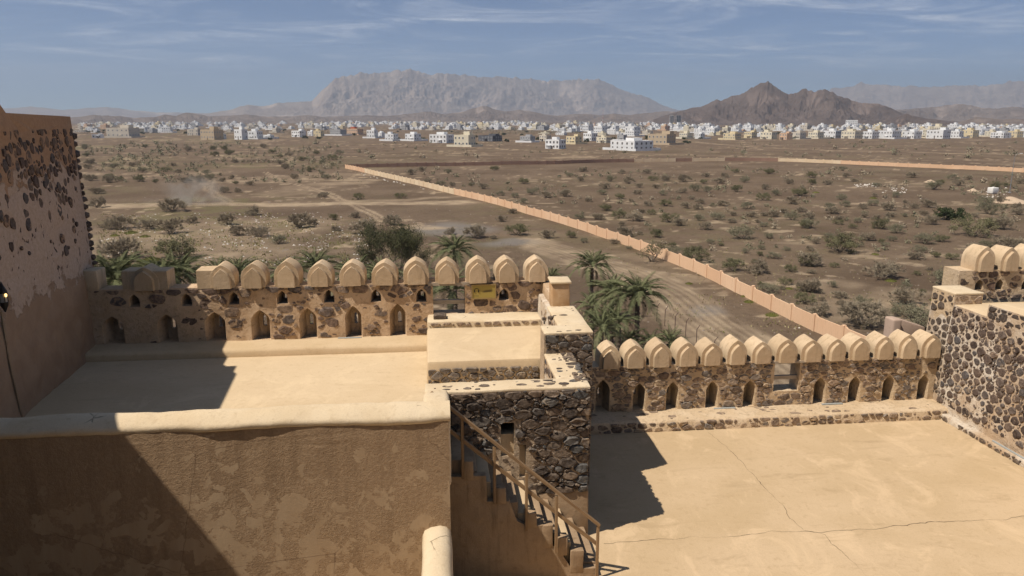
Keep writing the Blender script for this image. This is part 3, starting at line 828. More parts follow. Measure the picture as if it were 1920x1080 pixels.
bar('middle_rail', (x0-0.55, RYP+0.03, z0-0.55*sl-0.47), (x4, RYP+0.03, z4-0.42), 0.045, 0.07, rail)

# ------------------------------------------------------------------ tower on the near side
tw = empty('round_edged_tower', (0, 0, 0), 0, 'tall weathered tower in shade, stone courses on top and scabbed plaster below', 'tower')
def twx(y, z):                              # face of the tower: x for a distance y and relative height z
    base = -9.09 - (y-16.47)*0.080
    return base - 0.055*(z-ZL)*0.6
TM = lambda u, v, w: (twx(u, v) - w, u, C+v)
mb = MB(); rng = random.Random(2)
TYF = 21.9
sheet(mb, TM, 0, [(4.0, -13), (TYF, -13), (TYF, 0.05), (18.2, 0.12), (17.7, 0.55), (17.2, 0.95), (12.8, 1.05), (12.0, 1.45), (4.0, 1.5)], (), 0.35, 0.05, rng)
xt, xb = twx(TYF, 0.05), twx(TYF, -13)
mb.add([(xb, TYF, C-13), (xt, TYF, C+.05), (-18, TYF+.5, C+.05), (-18, TYF+.5, C-13)], [(0, 1, 2, 3)])
mb.build('rendered_face', M_TOWER, tw)
mb = MB()
for ya, yb, z in ((17.9, TYF, 0.1), (12.4, 17.9, 0.8), (4.0, 12.4, 1.4)):
    xs = min(twx(ya, z), twx(yb, z))
    mb.add([(twx(ya, z)-.001, ya, C+z-.03), (twx(yb, z)-.001, yb, C+z-.03), (-18, yb, C+z), (-18, ya, C+z)], [(0, 1, 2, 3)])
mb.add([(twx(4, -13), 4, C-13), (twx(4, 1.5), 4, C+1.5), (-18, 4, C+1.5), (-18, 4, C-13)], [(0, 1, 2, 3)])
mb.build('wall_head', M_CAP, tw)
def keepT(u, v):
    row = math.sin((v+0.12*nz((u*.7, 0, 2)))*2*math.pi/0.36)
    return (0.95 if row > -.55 else 0.25) if v > -2.0 + 0.5*nz((u, 0, 5), .8) else (0.14 if v > -3.4 else 0.0)
stones(tw, TM, rect(13.0, TYF-.05, -3.6, -0.25), 0.19, 0.23, 61, M_ST_D, gap=0.02, proud=(0.004, 0.035), keepf=keepT)
# quoins seen edge-on at the far corner
rng = random.Random(77)
z = -6.0
while z < -0.3:
    h = rng.uniform(.14, .26)
    mb = MB(); x = twx(TYF, z)
    bm = bmesh.new(); bmesh.ops.create_icosphere(bm, subdivisions=1, radius=0.5)
    for v in bm.verts: v.co += nzv(v.co + Vector((z*7, 0, 0)), 2.0)*0.16
    me = bpy.data.meshes.new('quoin'); bm.to_mesh(me); bm.free(); me.materials.append(M_ST_T)
    link('quoin', me, tw, loc=(x-0.03, TYF+.02, C+z), scale=(rng.uniform(.16, .26), .3, h*0.95))
    z += h*rng.uniform(.9, 1.1)
# lantern with its cable on the tower
LYP = 16.3
def TP(py_, z, off=0.0): return (twx(py_, z)+off, py_, C+z)
lan = empty('wall_lantern', TP(LYP, -3.75, 0.12), 0, 'small black pointed wall lantern with a glowing bulb on the tower', 'lantern')
mb = MB(); mb.tube([(0, 0, -.02), (0, 0, -.10), (0, 0, -.17), (0, 0, -.24)], [.085, .075, .04, .012], 8); mb.build('bottom_cap', M_BLACK, lan, smooth=40)
mb = MB(); mb.tube([(0, 0, .17), (0, 0, .22), (0, 0, .30), (0, 0, .42)], [.09, .085, .05, .006], 8); mb.build('top_cap', M_BLACK, lan, smooth=40)
for k in range(4):
    a = math.pi/4 + k*math.pi/2
    mb = MB(); mb.tube([(math.cos(a)*.078, math.sin(a)*.078, -.03), (math.cos(a)*.085, math.sin(a)*.085, .18)], .008, 4); mb.build('bar', M_BLACK, lan)
t = NT('lantern_glass'); t.bsdf.inputs['Roughness'].default_value = .4; t.color((0.45, 0.40, 0.33))
mb = MB(); mb.tube([(0, 0, -.03), (0, 0, .17)], .068, 8); mb.build('glass', t.mat, lan, smooth=40)
t = NT('lit_bulb'); t.bsdf.inputs['Emission Color'].default_value = (1, .62, .22, 1); t.bsdf.inputs['Emission Strength'].default_value = 3.0; t.color((1, .8, .5))
mb = MB(); mb.tube([(.07, -.03, .10), (.074, -.03, .14), (.07, -.03, .165)], [.02, .03, .018], 6); mb.build('bulb', t.mat, lan)
mb = MB(); mb.box(-.12, -.02, -.02, .02, .0, .06); mb.build('bracket', M_BLACK, lan)
mb = MB(); mb.tube([TP(LYP, -3.98, .03), TP(LYP-.06, -5.0, .025), TP(LYP+.03, -6.42, .025)], .022, 5)
tag(mb.build('cable_conduit', M_BROWN), 'thin pale cable conduit running from the lantern down to the terrace', 'conduit')

# ------------------------------------------------------------------ tower on the far side
rt = empty('stone_tower', (0, 0, 0), 0, 'tower of dark rounded stones in white mortar at the end of the lower terrace', 'tower')
BAT = 0.045
RM = lambda u, v, w: (15.2 + w + BAT*(v-ZR), u, C+v)
wall_mesh(RM, rect(8.0, 18.74, -9.4, -5.07), (), (), 0.5, 0.3, 0.05, 16).build('near_masonry', M_MORT_T, rt, smooth=60)
wall_mesh(RM, rect(18.74, 20.08, -9.4, -5.42), (), (), 0.5, 0.3, 0.05, 17).build('middle_masonry', M_MORT_T, rt, smooth=60)
wall_mesh(RM, rect(20.08, 21.1, -9.4, -5.12), (), (), 0.5, 0.3, 0.05, 18).build('corner_masonry', M_MORT_T, rt, smooth=60)
chinks(rt, RM, rect(15.6, 18.7, ZR+.35, -5.1), .085, .07, 171, M_ST_T, (), .12)
stones(rt, RM, rect(15.6, 20.1, ZR+.35, -5.44), 0.205, 0.165, 71, M_ST_T, gap=0.025, proud=(0.012, 0.05), keep=0.95, spread=0.8)
stones(rt, RM, rect(15.6, 18.72, -5.44, -5.08), 0.24, 0.17, 72, M_ST_B, gap=0.016, proud=(0.012, 0.05), keep=0.95)
stones(rt, RM, rect(20.1, 21.08, -8.4, -5.13), 0.22, 0.17, 73, M_ST_B, gap=0.03, proud=(0.012, 0.045), keep=0.85)
rbox('near_roof', 15.38, 22.0, 8.0, 18.73, -9.3, -5.06, M_FLOOR_L, rt, bev=0.03, jit=0.012, seg=0.8)
rbox('middle_roof', 15.36, 22.0, 18.73, 20.09, -9.3, -5.41, M_FLOOR_L, rt, bev=0.03, jit=0.012, seg=0.5)
wall_mesh(MY(18.735), rect(15.4, 17.2, -5.5, -5.08), (), (), 0.1, 0.2, 0.02, 19)
wall_mesh(MY(20.09), rect(15.34, 16.25, -9.3, -5.12), (), (), 1.0, 0.25, 0.03, 20).build('corner_wall', M_MORT_R, rt, smooth=60)
stones(rt, MY(20.09), rect(15.36, 16.2, -5.42, -5.13), 0.24, 0.16, 74, M_ST_R, gap=0.03, proud=(0.01, 0.03), keep=0.6)
rbox('rear_roof', 17.25, 24.0, 20.1, 22.5, -9.3, -6.02, M_FLOOR_L, rt, bev=0.03, jit=0.012, seg=0.6)
rbox('coping', 15.33, 16.28, 20.07, 21.12, -5.13, -5.06, M_CAP, rt, bev=0.03, jit=0.02, seg=0.25)
mb = MB()
rbox('tower_bench', 15.0, 15.3, 8.0, 19.6, ZR-.05, ZR+.17, M_MORT_T, rt, bev=0.05, jit=0.02, seg=0.25)
stones(rt, MXn(14.995), rect(15.5, 19.5, ZR+.0, ZR+.15), 0.2, 0.15, 75, M_ST_B, gap=0.03, proud=(0.01, 0.03), keep=0.9)
# turret with merlons behind it
TY = 23.0
tx = lambda px: AtY(px, 520, TY)[0]
win = [arch(tx(1838), .30, AtY(1838, 544, TY)[2]-C, AtY(1838, 524, TY)[2]-C, .55, 3), arch(tx(1876), .28, AtY(1876, 543, TY)[2]-C, AtY(1876, 523, TY)[2]-C, .55, 3), arch(tx(1925), .28, AtY(1925, 543, TY)[2]-C, AtY(1925, 523, TY)[2]-C, .55, 3)]
tur = empty('turret_wall', (0, 0, 0), 0, 'short battlement with pointed merlons behind the stone tower', 'wall')
wall_mesh(MY(TY), rect(tx(1798), 24.0, -9, -5.02), (), win, 0.8, 0.25, 0.03, 22).build('masonry', M_MORT_R, tur, smooth=60)
stones(tur, MY(TY), rect(tx(1799), 21.5, -6.05, -5.04), 0.30, 0.2, 76, M_ST_L, win, gap=0.03, proud=(0.01, 0.035), keep=0.7, margin=0.05)
for px in (1843, 1889, 1935, 1981):
    merlon(tur, tx(px), TY-.02, -5.02, 0.71, 0.80, 0.72)
# plaster buttress head outside the lower battlement
bt = empty('buttress', (0, 0, 0), 0, 'smooth brown plaster buttress head rising just outside the lower battlement', 'buttress')
bx = AtY(1650, 620, 24.0)[0]
bx += .40
rbox('rounded_end', bx, bx+.34, 23.9, 24.45, -12, -6.93, M_BUTTRESS, bt, bev=0.07, jit=0.01, seg=0.9, segs=4)
b_ = rbox('sloping_wall', bx+.32, bx+1.40, 24.12, 24.5, -12, -6.96, M_BUTTRESS, bt, bev=0.04, jit=0.008, seg=0.6)
for v in b_.data.vertices:
    if v.co.z > C-7.5: v.co.z -= (v.co.x-bx-.34)*0.33
# solid ground under the buttress and turret
# unseen keep mass added behind the viewer to block part of the sky light
kp = empty('added_keep', (0, 0, 0), 0, 'unseen plastered keep added behind the viewer to lessen the sky light', 'building')
rbox('added_keep_wall', -8.9, 17.0, -9.0, -0.5, -25.4, 2.4, M_BROWN, kp, seg=3.0, jit=0.03)
rbox('added_keep_head', -8.95, 17.05, -9.05, -0.42, 2.38, 2.6, M_CAP, kp, seg=3.0, jit=0.02)
# ------------------------------------------------------------------ plaque
pl = empty('plaque', (lx(907), LY-0.06, C+lz(553)), 0, 'brass framed audio guide plaque with a headphones symbol on the battlement', 'sign')
w, h = (lx(930)-lx(884))/2, 0.21
t = NT('plaque_face'); o = t.sep(t.obj())
sm = t.m('MULTIPLY', t.ramp(t.m('ABSOLUTE', t.m('SUBTRACT', o['X'], 0.11)), 0.07, 0.19, 1, 0), t.ramp(t.m('ABSOLUTE', t.m('ADD', o['Z'], t.m('MULTIPLY', o['X'], -0.12))), 0.005, 0.055, 1, 0))
ln = t.m('MULTIPLY', t.ramp(t.m('ABSOLUTE', t.m('ADD', o['X'], .215)), 0.06, 0.07, 1, 0), t.m('MULTIPLY', t.ramp(t.m('ABSOLUTE', t.m('ADD', o['Z'], .115)), .025, .03, 1, 0), t.ramp(t.m('FRACT', t.m('MULTIPLY', o['Z'], 38.0)), .3, .7)))
t.bsdf.inputs['Roughness'].default_value = .45
t.color(t.mix(t.m('ADD', t.m('MULTIPLY', sm, .8), t.m('MULTIPLY', ln, .6), True), (0.42, 0.31, 0.085), (0.10, 0.08, 0.05)))
mb = MB(); mb.box(-w+.02, w-.02, -.012, .02, -h+.02, h-.02); mb.build('face', t.mat, pl)
for nm, a in (('frame_bar', (-w, w, h-.025, h+.01)), ('frame_bar', (-w, w, -h-.01, -h+.025)), ('frame_bar', (-w, -w+.03, -h+.026, h-.026)), ('frame_bar', (w-.03, w, -h+.026, h-.026))):
    mb = MB(); mb.box(a[0], a[1], -.03, .03, a[2], a[3]); mb.build(nm, M_BRASS, pl)
mb = MB(); mb.tube([(-.21+.062*math.cos(a), -.016, .035+.065*math.sin(a)) for a in [math.pi*(k/10.0) for k in range(11)]], .007, 4)
ic = mb.build('headphones_symbol', M_BLACK, pl)
for sx in (-1, 1):
    mb = MB(); mb.tube([(-.21+sx*.058, -.016, .045), (-.21+sx*.062, -.016, .015), (-.21+sx*.055, -.016, -.02)], [.012, .02, .01], 5); mb.build('ear_cup', M_BLACK, ic)
# slim strip lights lying on the benches
for (a, b, where) in (((AtY(597, 0, 20.75)[0], AtY(646, 0, 20.75)[0]), (20.98, 21.04, -6.17), 'slim pale strip light on the bench of the upper battlement'),
                      ((AtY(1385, 0, 20.3)[0], AtY(1430, 0, 20.3)[0]), (20.18, 20.25, -8.47), 'slim pale strip light on the stone bench below the timber barred gap'),
                      ((AtY(1612, 0, 20.3)[0], AtY(1655, 0, 20.3)[0]), (20.18, 20.25, -8.47), 'slim pale strip light on the stone bench near the stone tower')):
    mb = MB(); mb.add(*_soft(a[0], a[1], b[0], b[1], C+b[2]-.02, C+b[2]+.03, .01))
    tag(mb.build('strip_light', M_STRIP), where, 'strip light', 'strip lights on the benches')
mb = MB(); mb.add(*_soft(15.07, 15.12, 15.9, 17.55, C+ZR+.16, C+ZR+.21, .01))
tag(mb.build('strip_light', M_STRIP), 'slim pale strip light along the foot of the stone tower', 'strip light', 'strip lights on the benches')

# ------------------------------------------------------------------ the plain
def hash2(ix, iy, seed):
    h = (ix.astype(np.int64)*374761393 + iy.astype(np.int64)*668265263 + seed*1274126177) & 0x7fffffff
    h = ((h ^ (h >> 13))*1274126177) & 0x7fffffff
    return ((h ^ (h >> 16)) & 0xffff)/65535.0
def vnoise(x, y, seed=0):
    ix, iy = np.floor(x), np.floor(y); fx, fy = x-ix, y-iy
    fx, fy = fx*fx*(3-2*fx), fy*fy*(3-2*fy)
    a, b, c, d = hash2(ix, iy, seed), hash2(ix+1, iy, seed), hash2(ix, iy+1, seed), hash2(ix+1, iy+1, seed)
    return (a+(b-a)*fx)*(1-fy)+(c+(d-c)*fx)*fy
def fbm(x, y, seed=0, oct=5, gain=0.5):
    s = 0; a = 1; t = 0
    for k in range(oct):
        s = s+a*vnoise(x*2**k+17.3*k, y*2**k-9.1*k, seed+k); t += a; a *= gain
    return s/t
def ridged(x, y, seed=0, oct=5, gain=0.5):
    s = 0; a = 1; t = 0
    for k in range(oct):
        s = s+a*(1-np.abs(2*vnoise(x*2**k+7.7*k, y*2**k+3.1*k, seed+k)-1)); t += a; a *= gain
    return s/t
def grid_mesh(name, X, Y, Z, mat, smooth=True, attrs=None, wrap=False):
    r, c = X.shape
    me = bpy.data.meshes.new(name)
    me.vertices.add(r*c)
    me.vertices.foreach_set('co', np.stack([X, Y, Z], -1).astype(np.float32).ravel())
    i = np.arange(r*c).reshape(r, c)
    if wrap: i = np.concatenate([i, i[:, :1]], 1)
    q = np.stack([i[:-1, :-1], i[:-1, 1:], i[1:, 1:], i[1:, :-1]], -1).reshape(-1, 4)
    me.loops.add(q.size); me.loops.foreach_set('vertex_index', q.ravel().astype(np.int32))
    me.polygons.add(len(q)); me.polygons.foreach_set('loop_start', np.arange(0, q.size, 4, dtype=np.int32))
    if smooth: me.polygons.foreach_set('use_smooth', np.ones(len(q), dtype=bool))
    for k, v in (attrs or {}).items():
        a = me.attributes.new(k, 'FLOAT', 'POINT'); a.data.foreach_set('value', v.astype(np.float32).ravel())
    me.materials.append(mat); me.update(calc_edges=True); me.validate()
    return me
def seg_dist(X, Y, pts):
    best = np.full(X.shape, 1e9)
    for (ax, ay), (bx, by) in zip(pts[:-1], pts[1:]):
        dx, dy = bx-ax, by-ay; L = dx*dx+dy*dy
        t = np.clip(((X-ax)*dx+(Y-ay)*dy)/L, 0, 1)
        best = np.minimum(best, np.hypot(X-ax-t*dx, Y-ay-t*dy))
    return best
def sm(a, b, x):
    t = np.clip((x-a)/(b-a), 0, 1); return t*t*(3-2*t)
rows_y = list(np.arange(1100, 700, -12.0)) + list(np.arange(700, 300, -1.4)) + list(np.arange(300, 232, -0.9))
Drow = [4.0] + [C/math.tan(math.atan((y-540)/F)+PITCH) for y in rows_y] + [4200, 5500, 7500, 10000, 14000, 17200]
Drow = np.array(sorted(Drow))
front = np.radians(np.arange(-44, 44.01, 0.135))
rest = np.radians(np.arange(48, 313, 4.0))
az = np.concatenate([front, rest]) + YAW
DD, AA = np.meshgrid(Drow, az, indexing='ij')
GX, GY = DD*np.sin(AA), DD*np.cos(AA)
def gp(pts): return [G(*p)[:2] for p in pts]
jx = (fbm(GX/9, GY/9, 5, 4)-.5)*7; jy = (fbm(GX/9, GY/9, 6, 4)-.5)*7
WX, WY = GX+jx, GY+jy
sand = np.zeros(GX.shape)
def path(pts, half, soft, amt, X=WX, Y=WY, ruts=None):
    global sand
    P = gp(pts); d = seg_dist(X, Y, P)
    if ruts:
        d = np.abs(d-ruts)
    sand = np.maximum(sand, amt*(1-sm(half, half+soft, d)))
path([(150, 386), (330, 384), (520, 383), (700, 381), (800, 380), (865, 381)], 3.6, 3.2, 1.0)
path([(640, 377), (760, 374), (880, 366)], 1.0, 3.0, 0.6)
path([(560, 336), (620, 337), (690, 338)], 3.0, 5.0, 0.75)
path([(610, 345), (660, 343)], 4.0, 5.0, 0.6)
n_ = (GX*0.25, GY*0.25)
wob = (fbm(GX/14, GY/14, 15, 3)-.5)*3
TX, TY_ = GX+wob, GY+wob*.6
for pts, amt in (([(495, 322), (512, 330), (520, 340), (560, 347), (620, 365), (660, 382), (700, 402), (716, 416)], .8), ([(535, 288), (546, 297), (544, 306)], .7),
                 ([(400, 336), (388, 348), (400, 362), (445, 384)], .55), ([(600, 365), (560, 372), (500, 378)], .5), ([(660, 332), (690, 350), (640, 357)], .4)):
    path(pts, 0.35, 0.5, amt, TX, TY_, 0.95)
# the wide sandy road outside the fort
road = [(1000, 452), (1060, 470), (1110, 488), (1180, 512), (1245, 545), (1320, 600), (1400, 655), (1480, 715), (1560, 800)]
path(road, 3.4, 2.4, 1.0)
P = gp(road); dr = seg_dist(GX+(fbm(GX/20, GY/20, 31, 2)-.5)*2.4, GY, P)
rut = (0.5+0.5*np.cos(dr*5.2))*(1-sm(3.0, 5.0, dr))
path([(1040, 470), (1150, 478), (1260, 492)], 1.5, 4.0, .35)
path([(1215, 532), (1290, 524)], 1.2, 2.0, .55)
# far streets and light strips
for pts, h in (([(1225, 262), (1300, 266), (1400, 275), (1560, 282), (1930, 290)], 3.0), ([(150, 263), (330, 262), (480, 262), (640, 266)], 2.5), ([(840, 274), (1000, 283), (1225, 290), (1500, 296)], 1.6),
               ([(1040, 296), (1080, 294)], 7.0), ([(850, 291), (930, 291)], 3.0), ([(430, 264), (340, 261), (300, 256)], 2.0), ([(1480, 262), (1930, 263)], 3.0), ([(1660, 285), (1930, 292)], 2)):
    path(pts, h, h*.8, .6)
# pale wadi bank and bare patches
def blob(px, py, rx_, ry_, amt, soft=.5):
    global sand
    c = G(px, py); a = G(px+rx_, py); b = G(px, py-ry_)
    ru, rv = abs(a[0]-c[0]), abs(b[1]-c[1])
    d = np.hypot((WX-c[0])/ru, (WY-c[1])/rv)
    sand = np.maximum(sand, amt*(1-sm(1-soft, 1+soft, d)))
for b in ((330, 445, 170, 30, .55), (520, 420, 120, 10, .5), (430, 475, 110, 18, .6), (1650, 580, 140, 30, .75), (1560, 540, 60, 12, .5), (1780, 590, 120, 22, .8), (1450, 592, 26, 4, .8), (800, 428, 50, 3, .9), (1745, 478, 80, 4, .45),
          (1480, 455, 40, 3, .6), (1700, 552, 60, 10, .6), (850, 455, 25, 4, .7), (1600, 480, 20, 3, .6), (230, 470, 70, 18, .5), (1000, 440, 60, 6, .25), (1850, 400, 70, 4, .4), (1690, 351, 60, 1.2, .5)): blob(*b)
grey = np.zeros(GX.shape)
for px, py, rx_, ry_ in ((850, 430, 80, 14), (960, 455, 70, 7), (1330, 585, 40, 14)):
    c = G(px, py); a = G(px+rx_, py); b = G(px, py-ry_)
    d = np.hypot((WX-c[0])/abs(a[0]-c[0]), (WY-c[1])/abs(b[1]-c[1])); grey = np.maximum(grey, 1-sm(.5, 1.3, d))
patch = fbm(GX/26, GY/26, 51, 5); fleck = fbm(GX/3.2, GY/3.2, 61, 4)
dist_ = np.hypot(GX, GY)
left_zone = sm(60, -60, (GX-(-41+(361-GY)*0.22)))
sand = np.clip(np.maximum(sand, 0.40*sm(.60, .74, patch)*(0.35+0.65*left_zone)*sm(60, 120, dist_)) * (0.40+1.25*(fleck-.22)), 0, 1)
sand = np.maximum(sand, 0.75*sm(.62, .74, fleck)*sm(.46, .62, patch))
sand = np.clip(sand-rut*0.55*(fleck*.8+.4), 0, 1)
veg = sm(.45, .66, fbm(GX/60, GY/60, 71, 4))*sm(.42, .62, fbm(GX/5, GY/5, 81, 3))
veg = veg*(0.35+0.65*left_zone)*sm(100, 170, dist_)
GZ = (fbm(GX/22, GY/22, 91, 4)-.5)*0.5*sm(70, 110, dist_)*(1-sm(1500, 3000, dist_)) - 0.03*0
GZ -= rut*0.05
t = NT('desert_ground'); p = t.pos()
a_s, a_v, a_g = t.attr('sand'), t.attr('veg'), t.attr('grey')
n1 = t.noise(p, 0.035, 6, 0.6); n2 = t.noise(p, 0.7, 6, 0.7); n3 = t.noise(p, 4.5, 5, 0.7)
c = t.mix(t.ramp(n1, 0.35, 0.65), (0.142, 0.096, 0.060), (0.20, 0.140, 0.090))
c = t.mix(t.m('MULTIPLY', t.ramp(n2, 0.45, 0.72), 0.55), c, (0.085, 0.056, 0.036))
c = t.mix(t.m('MULTIPLY', t.ramp(n3, 0.55, 0.72), 0.5), c, (0.235, 0.175, 0.125))
c = t.mix(t.m('MULTIPLY', a_v, 0.55), c, (0.17, 0.15, 0.065))
c = t.mix(t.m('MULTIPLY', a_g, 0.6), c, (0.27, 0.245, 0.22))
sc = t.mix(t.ramp(n2, 0.3, 0.7), (0.43, 0.315, 0.20), (0.52, 0.395, 0.26))
c = t.mix(t.m('MULTIPLY', a_s, t.ramp(n3, 0.2, 0.6, 0.75, 1.0)), c, sc)
t.bump(t.m('ADD', n3, t.m('MULTIPLY', n2, 1.5)), 0.25, 1.0)
tag(link('ground', grid_mesh('ground', GX, GY, GZ, t.color(c), True, {'sand': sand, 'veg': veg, 'grey': grey}, True)), kind='structure')
def gz(x, y):
    x_, y_ = np.array([x]), np.array([y]); d = np.hypot(x_, y_)
    return float(((fbm(x_/22, y_/22, 91, 4)-.5)*0.5*sm(70, 110, d)*(1-sm(1500, 3000, d)))[0])

# ------------------------------------------------------------------ mountains (real bodies, from near to far)
def rock(name, a, b, dark):
    t = NT(name); p = t.pos()
    n1 = t.noise(p, 0.0022, 6, 0.6); n2 = t.noise(t.map(p, (1, 1, .5)), 0.013, 8, 0.68, .4)
    c = t.mix(t.ramp(n1, .35, .65), a, b)
    c = t.mix(t.m('MULTIPLY', t.ramp(n2, .45, .7), .7), c, dark)
    c = t.mix(t.m('MULTIPLY', t.attr('gully'), .55), c, tuple(x*1.9 for x in b))
    t.bump(n2, 16.0, .8)
    return t.color(c)
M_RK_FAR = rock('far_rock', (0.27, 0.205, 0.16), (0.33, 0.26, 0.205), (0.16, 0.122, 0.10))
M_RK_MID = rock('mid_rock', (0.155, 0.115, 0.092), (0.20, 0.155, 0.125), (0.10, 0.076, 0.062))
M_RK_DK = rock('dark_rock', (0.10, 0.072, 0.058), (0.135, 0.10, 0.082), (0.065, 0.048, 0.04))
def ridge(name, sil, D, depth, mat, seed, nu=420, nv=70, spur=0.3, wav=0.0, rough=0.22, lean=0.0):
    """a massif whose crest line follows sil (sight directions) at distance D; spurs and gullies run down both flanks"""
    D0, D1 = D if isinstance(D, tuple) else (D, D)
    x0_, x1_ = sil[0][0], sil[-1][0]
    pts = [AtD(x, y, D0+(D1-D0)*(x-x0_)/(x1_-x0_)) for x, y in sil]
    D = (D0+D1)/2
    angs = np.array([math.atan2(p[0], p[1]) for p in pts]); hs = np.array([p[2] for p in pts])
    u = np.linspace(angs[0], angs[-1], nu); H = np.interp(u, angs, hs)
    fine_ = (fbm(u*F/7.0, u*0, seed+1, 5, .6)-.5)*np.clip(H, 0, None)*0.10
    H = np.maximum(H, 0)
    v = np.linspace(-1, 1, nv)
    U, V = np.meshgrid(u, v, indexing='ij'); HH = H[:, None]
    L = D*U                                           # metres along the range
    Rr = (D0+(D1-D0)*(U-U[0, 0])/(U[-1, 0]-U[0, 0])) + V*depth + wav*np.sin(U*9+seed)
    a = np.abs(V)
    base = (1-a)**(1.25)
    S = V*depth
    wl = depth*0.62
    wx = (fbm(L/wl, S/wl, seed+20, 3)-.5)*wl*.9; wy = (fbm(L/wl+40, S/wl, seed+21, 3)-.5)*wl*.9
    rd = ridged((L+wx)/wl, (S+wy)/(wl*1.7), seed+5, 6, .52)
    rd2 = ridged((L+wx*.4)/(wl*.22), (S+wy*.4)/(wl*.36), seed+9, 4, .55)
    k = np.clip(a*3.0, 0, 1)*np.clip((1-a)*2.2, 0, 1)
    crest = np.clip(1-a*9, 0, 1)*(rd2-.6)*.10*HH
    bulk = 1+.55*k*(fbm((L+wx)/(wl*1.5), (S+wy)/(wl*1.5), seed+50, 3)-.5)
    Z = HH*base*bulk + fine_[:, None]*np.clip(1-a*8, 0, 1) + HH*k*((rd-.66)*spur*2.2 + (rd2-.62)*spur*.75) + HH*k*(fbm(L/(depth*.05), S/(depth*.05), seed+30, 4)-.5)*rough + crest
    Z = np.where(a >= .999, -8.0, np.maximum(Z, -8.0)) - np.where(a > .96, 4.0, 0)
    X, Y = Rr*np.sin(U), Rr*np.cos(U)
    gul = sm(.62, .40, rd2)*np.clip(.4+sm(.55, .35, rd), 0, 1)
    return tag(link(name, grid_mesh(name, X, Y, Z, mat, True, {'gully': gul})), kind='structure')
def hfl(sil, k): return [(x, HY+(y-HY)*k) for x, y in sil]
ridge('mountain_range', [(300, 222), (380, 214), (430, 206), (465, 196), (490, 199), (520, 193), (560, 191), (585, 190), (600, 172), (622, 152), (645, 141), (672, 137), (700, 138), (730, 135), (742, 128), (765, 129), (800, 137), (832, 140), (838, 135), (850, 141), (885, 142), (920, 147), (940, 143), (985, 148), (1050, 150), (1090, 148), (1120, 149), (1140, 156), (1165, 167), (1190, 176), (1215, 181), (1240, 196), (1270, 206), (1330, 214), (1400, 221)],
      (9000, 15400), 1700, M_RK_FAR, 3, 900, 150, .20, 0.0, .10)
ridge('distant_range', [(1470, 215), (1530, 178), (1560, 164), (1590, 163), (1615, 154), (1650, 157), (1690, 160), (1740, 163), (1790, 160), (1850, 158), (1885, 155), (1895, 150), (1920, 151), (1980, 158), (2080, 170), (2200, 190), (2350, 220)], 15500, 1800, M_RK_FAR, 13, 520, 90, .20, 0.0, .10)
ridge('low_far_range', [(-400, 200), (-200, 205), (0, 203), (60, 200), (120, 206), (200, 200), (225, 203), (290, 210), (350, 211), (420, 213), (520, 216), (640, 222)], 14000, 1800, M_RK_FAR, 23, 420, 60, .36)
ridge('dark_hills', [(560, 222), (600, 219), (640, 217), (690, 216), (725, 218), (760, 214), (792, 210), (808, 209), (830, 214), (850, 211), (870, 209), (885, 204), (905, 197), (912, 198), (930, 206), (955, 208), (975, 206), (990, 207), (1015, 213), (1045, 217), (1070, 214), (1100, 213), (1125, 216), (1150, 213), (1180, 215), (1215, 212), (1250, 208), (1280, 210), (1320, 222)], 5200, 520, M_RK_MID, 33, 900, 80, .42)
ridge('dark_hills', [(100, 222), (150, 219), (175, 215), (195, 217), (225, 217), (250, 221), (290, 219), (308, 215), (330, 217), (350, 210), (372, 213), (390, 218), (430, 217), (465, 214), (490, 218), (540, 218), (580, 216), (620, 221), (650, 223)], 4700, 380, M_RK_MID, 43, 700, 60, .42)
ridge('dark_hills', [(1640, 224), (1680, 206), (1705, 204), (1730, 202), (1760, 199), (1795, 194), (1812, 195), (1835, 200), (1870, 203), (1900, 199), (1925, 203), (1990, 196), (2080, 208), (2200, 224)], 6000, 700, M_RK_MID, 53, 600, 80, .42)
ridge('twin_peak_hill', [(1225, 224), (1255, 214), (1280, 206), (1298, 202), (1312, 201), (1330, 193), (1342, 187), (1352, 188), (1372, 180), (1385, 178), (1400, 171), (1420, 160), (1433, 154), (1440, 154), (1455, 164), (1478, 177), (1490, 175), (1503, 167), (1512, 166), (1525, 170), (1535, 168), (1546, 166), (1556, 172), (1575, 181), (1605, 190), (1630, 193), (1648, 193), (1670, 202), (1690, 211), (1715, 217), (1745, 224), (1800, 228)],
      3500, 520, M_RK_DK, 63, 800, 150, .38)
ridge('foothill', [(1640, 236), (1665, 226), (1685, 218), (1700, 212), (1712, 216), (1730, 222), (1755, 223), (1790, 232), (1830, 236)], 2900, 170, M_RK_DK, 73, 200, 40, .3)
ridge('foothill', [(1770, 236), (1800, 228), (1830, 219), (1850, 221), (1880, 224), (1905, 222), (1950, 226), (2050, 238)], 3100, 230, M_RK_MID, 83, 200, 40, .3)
ridge('foothill', [(1105, 226), (1125, 219), (1148, 213), (1165, 217), (1185, 225)], 4300, 200, M_RK_MID, 93, 140, 40, .3)

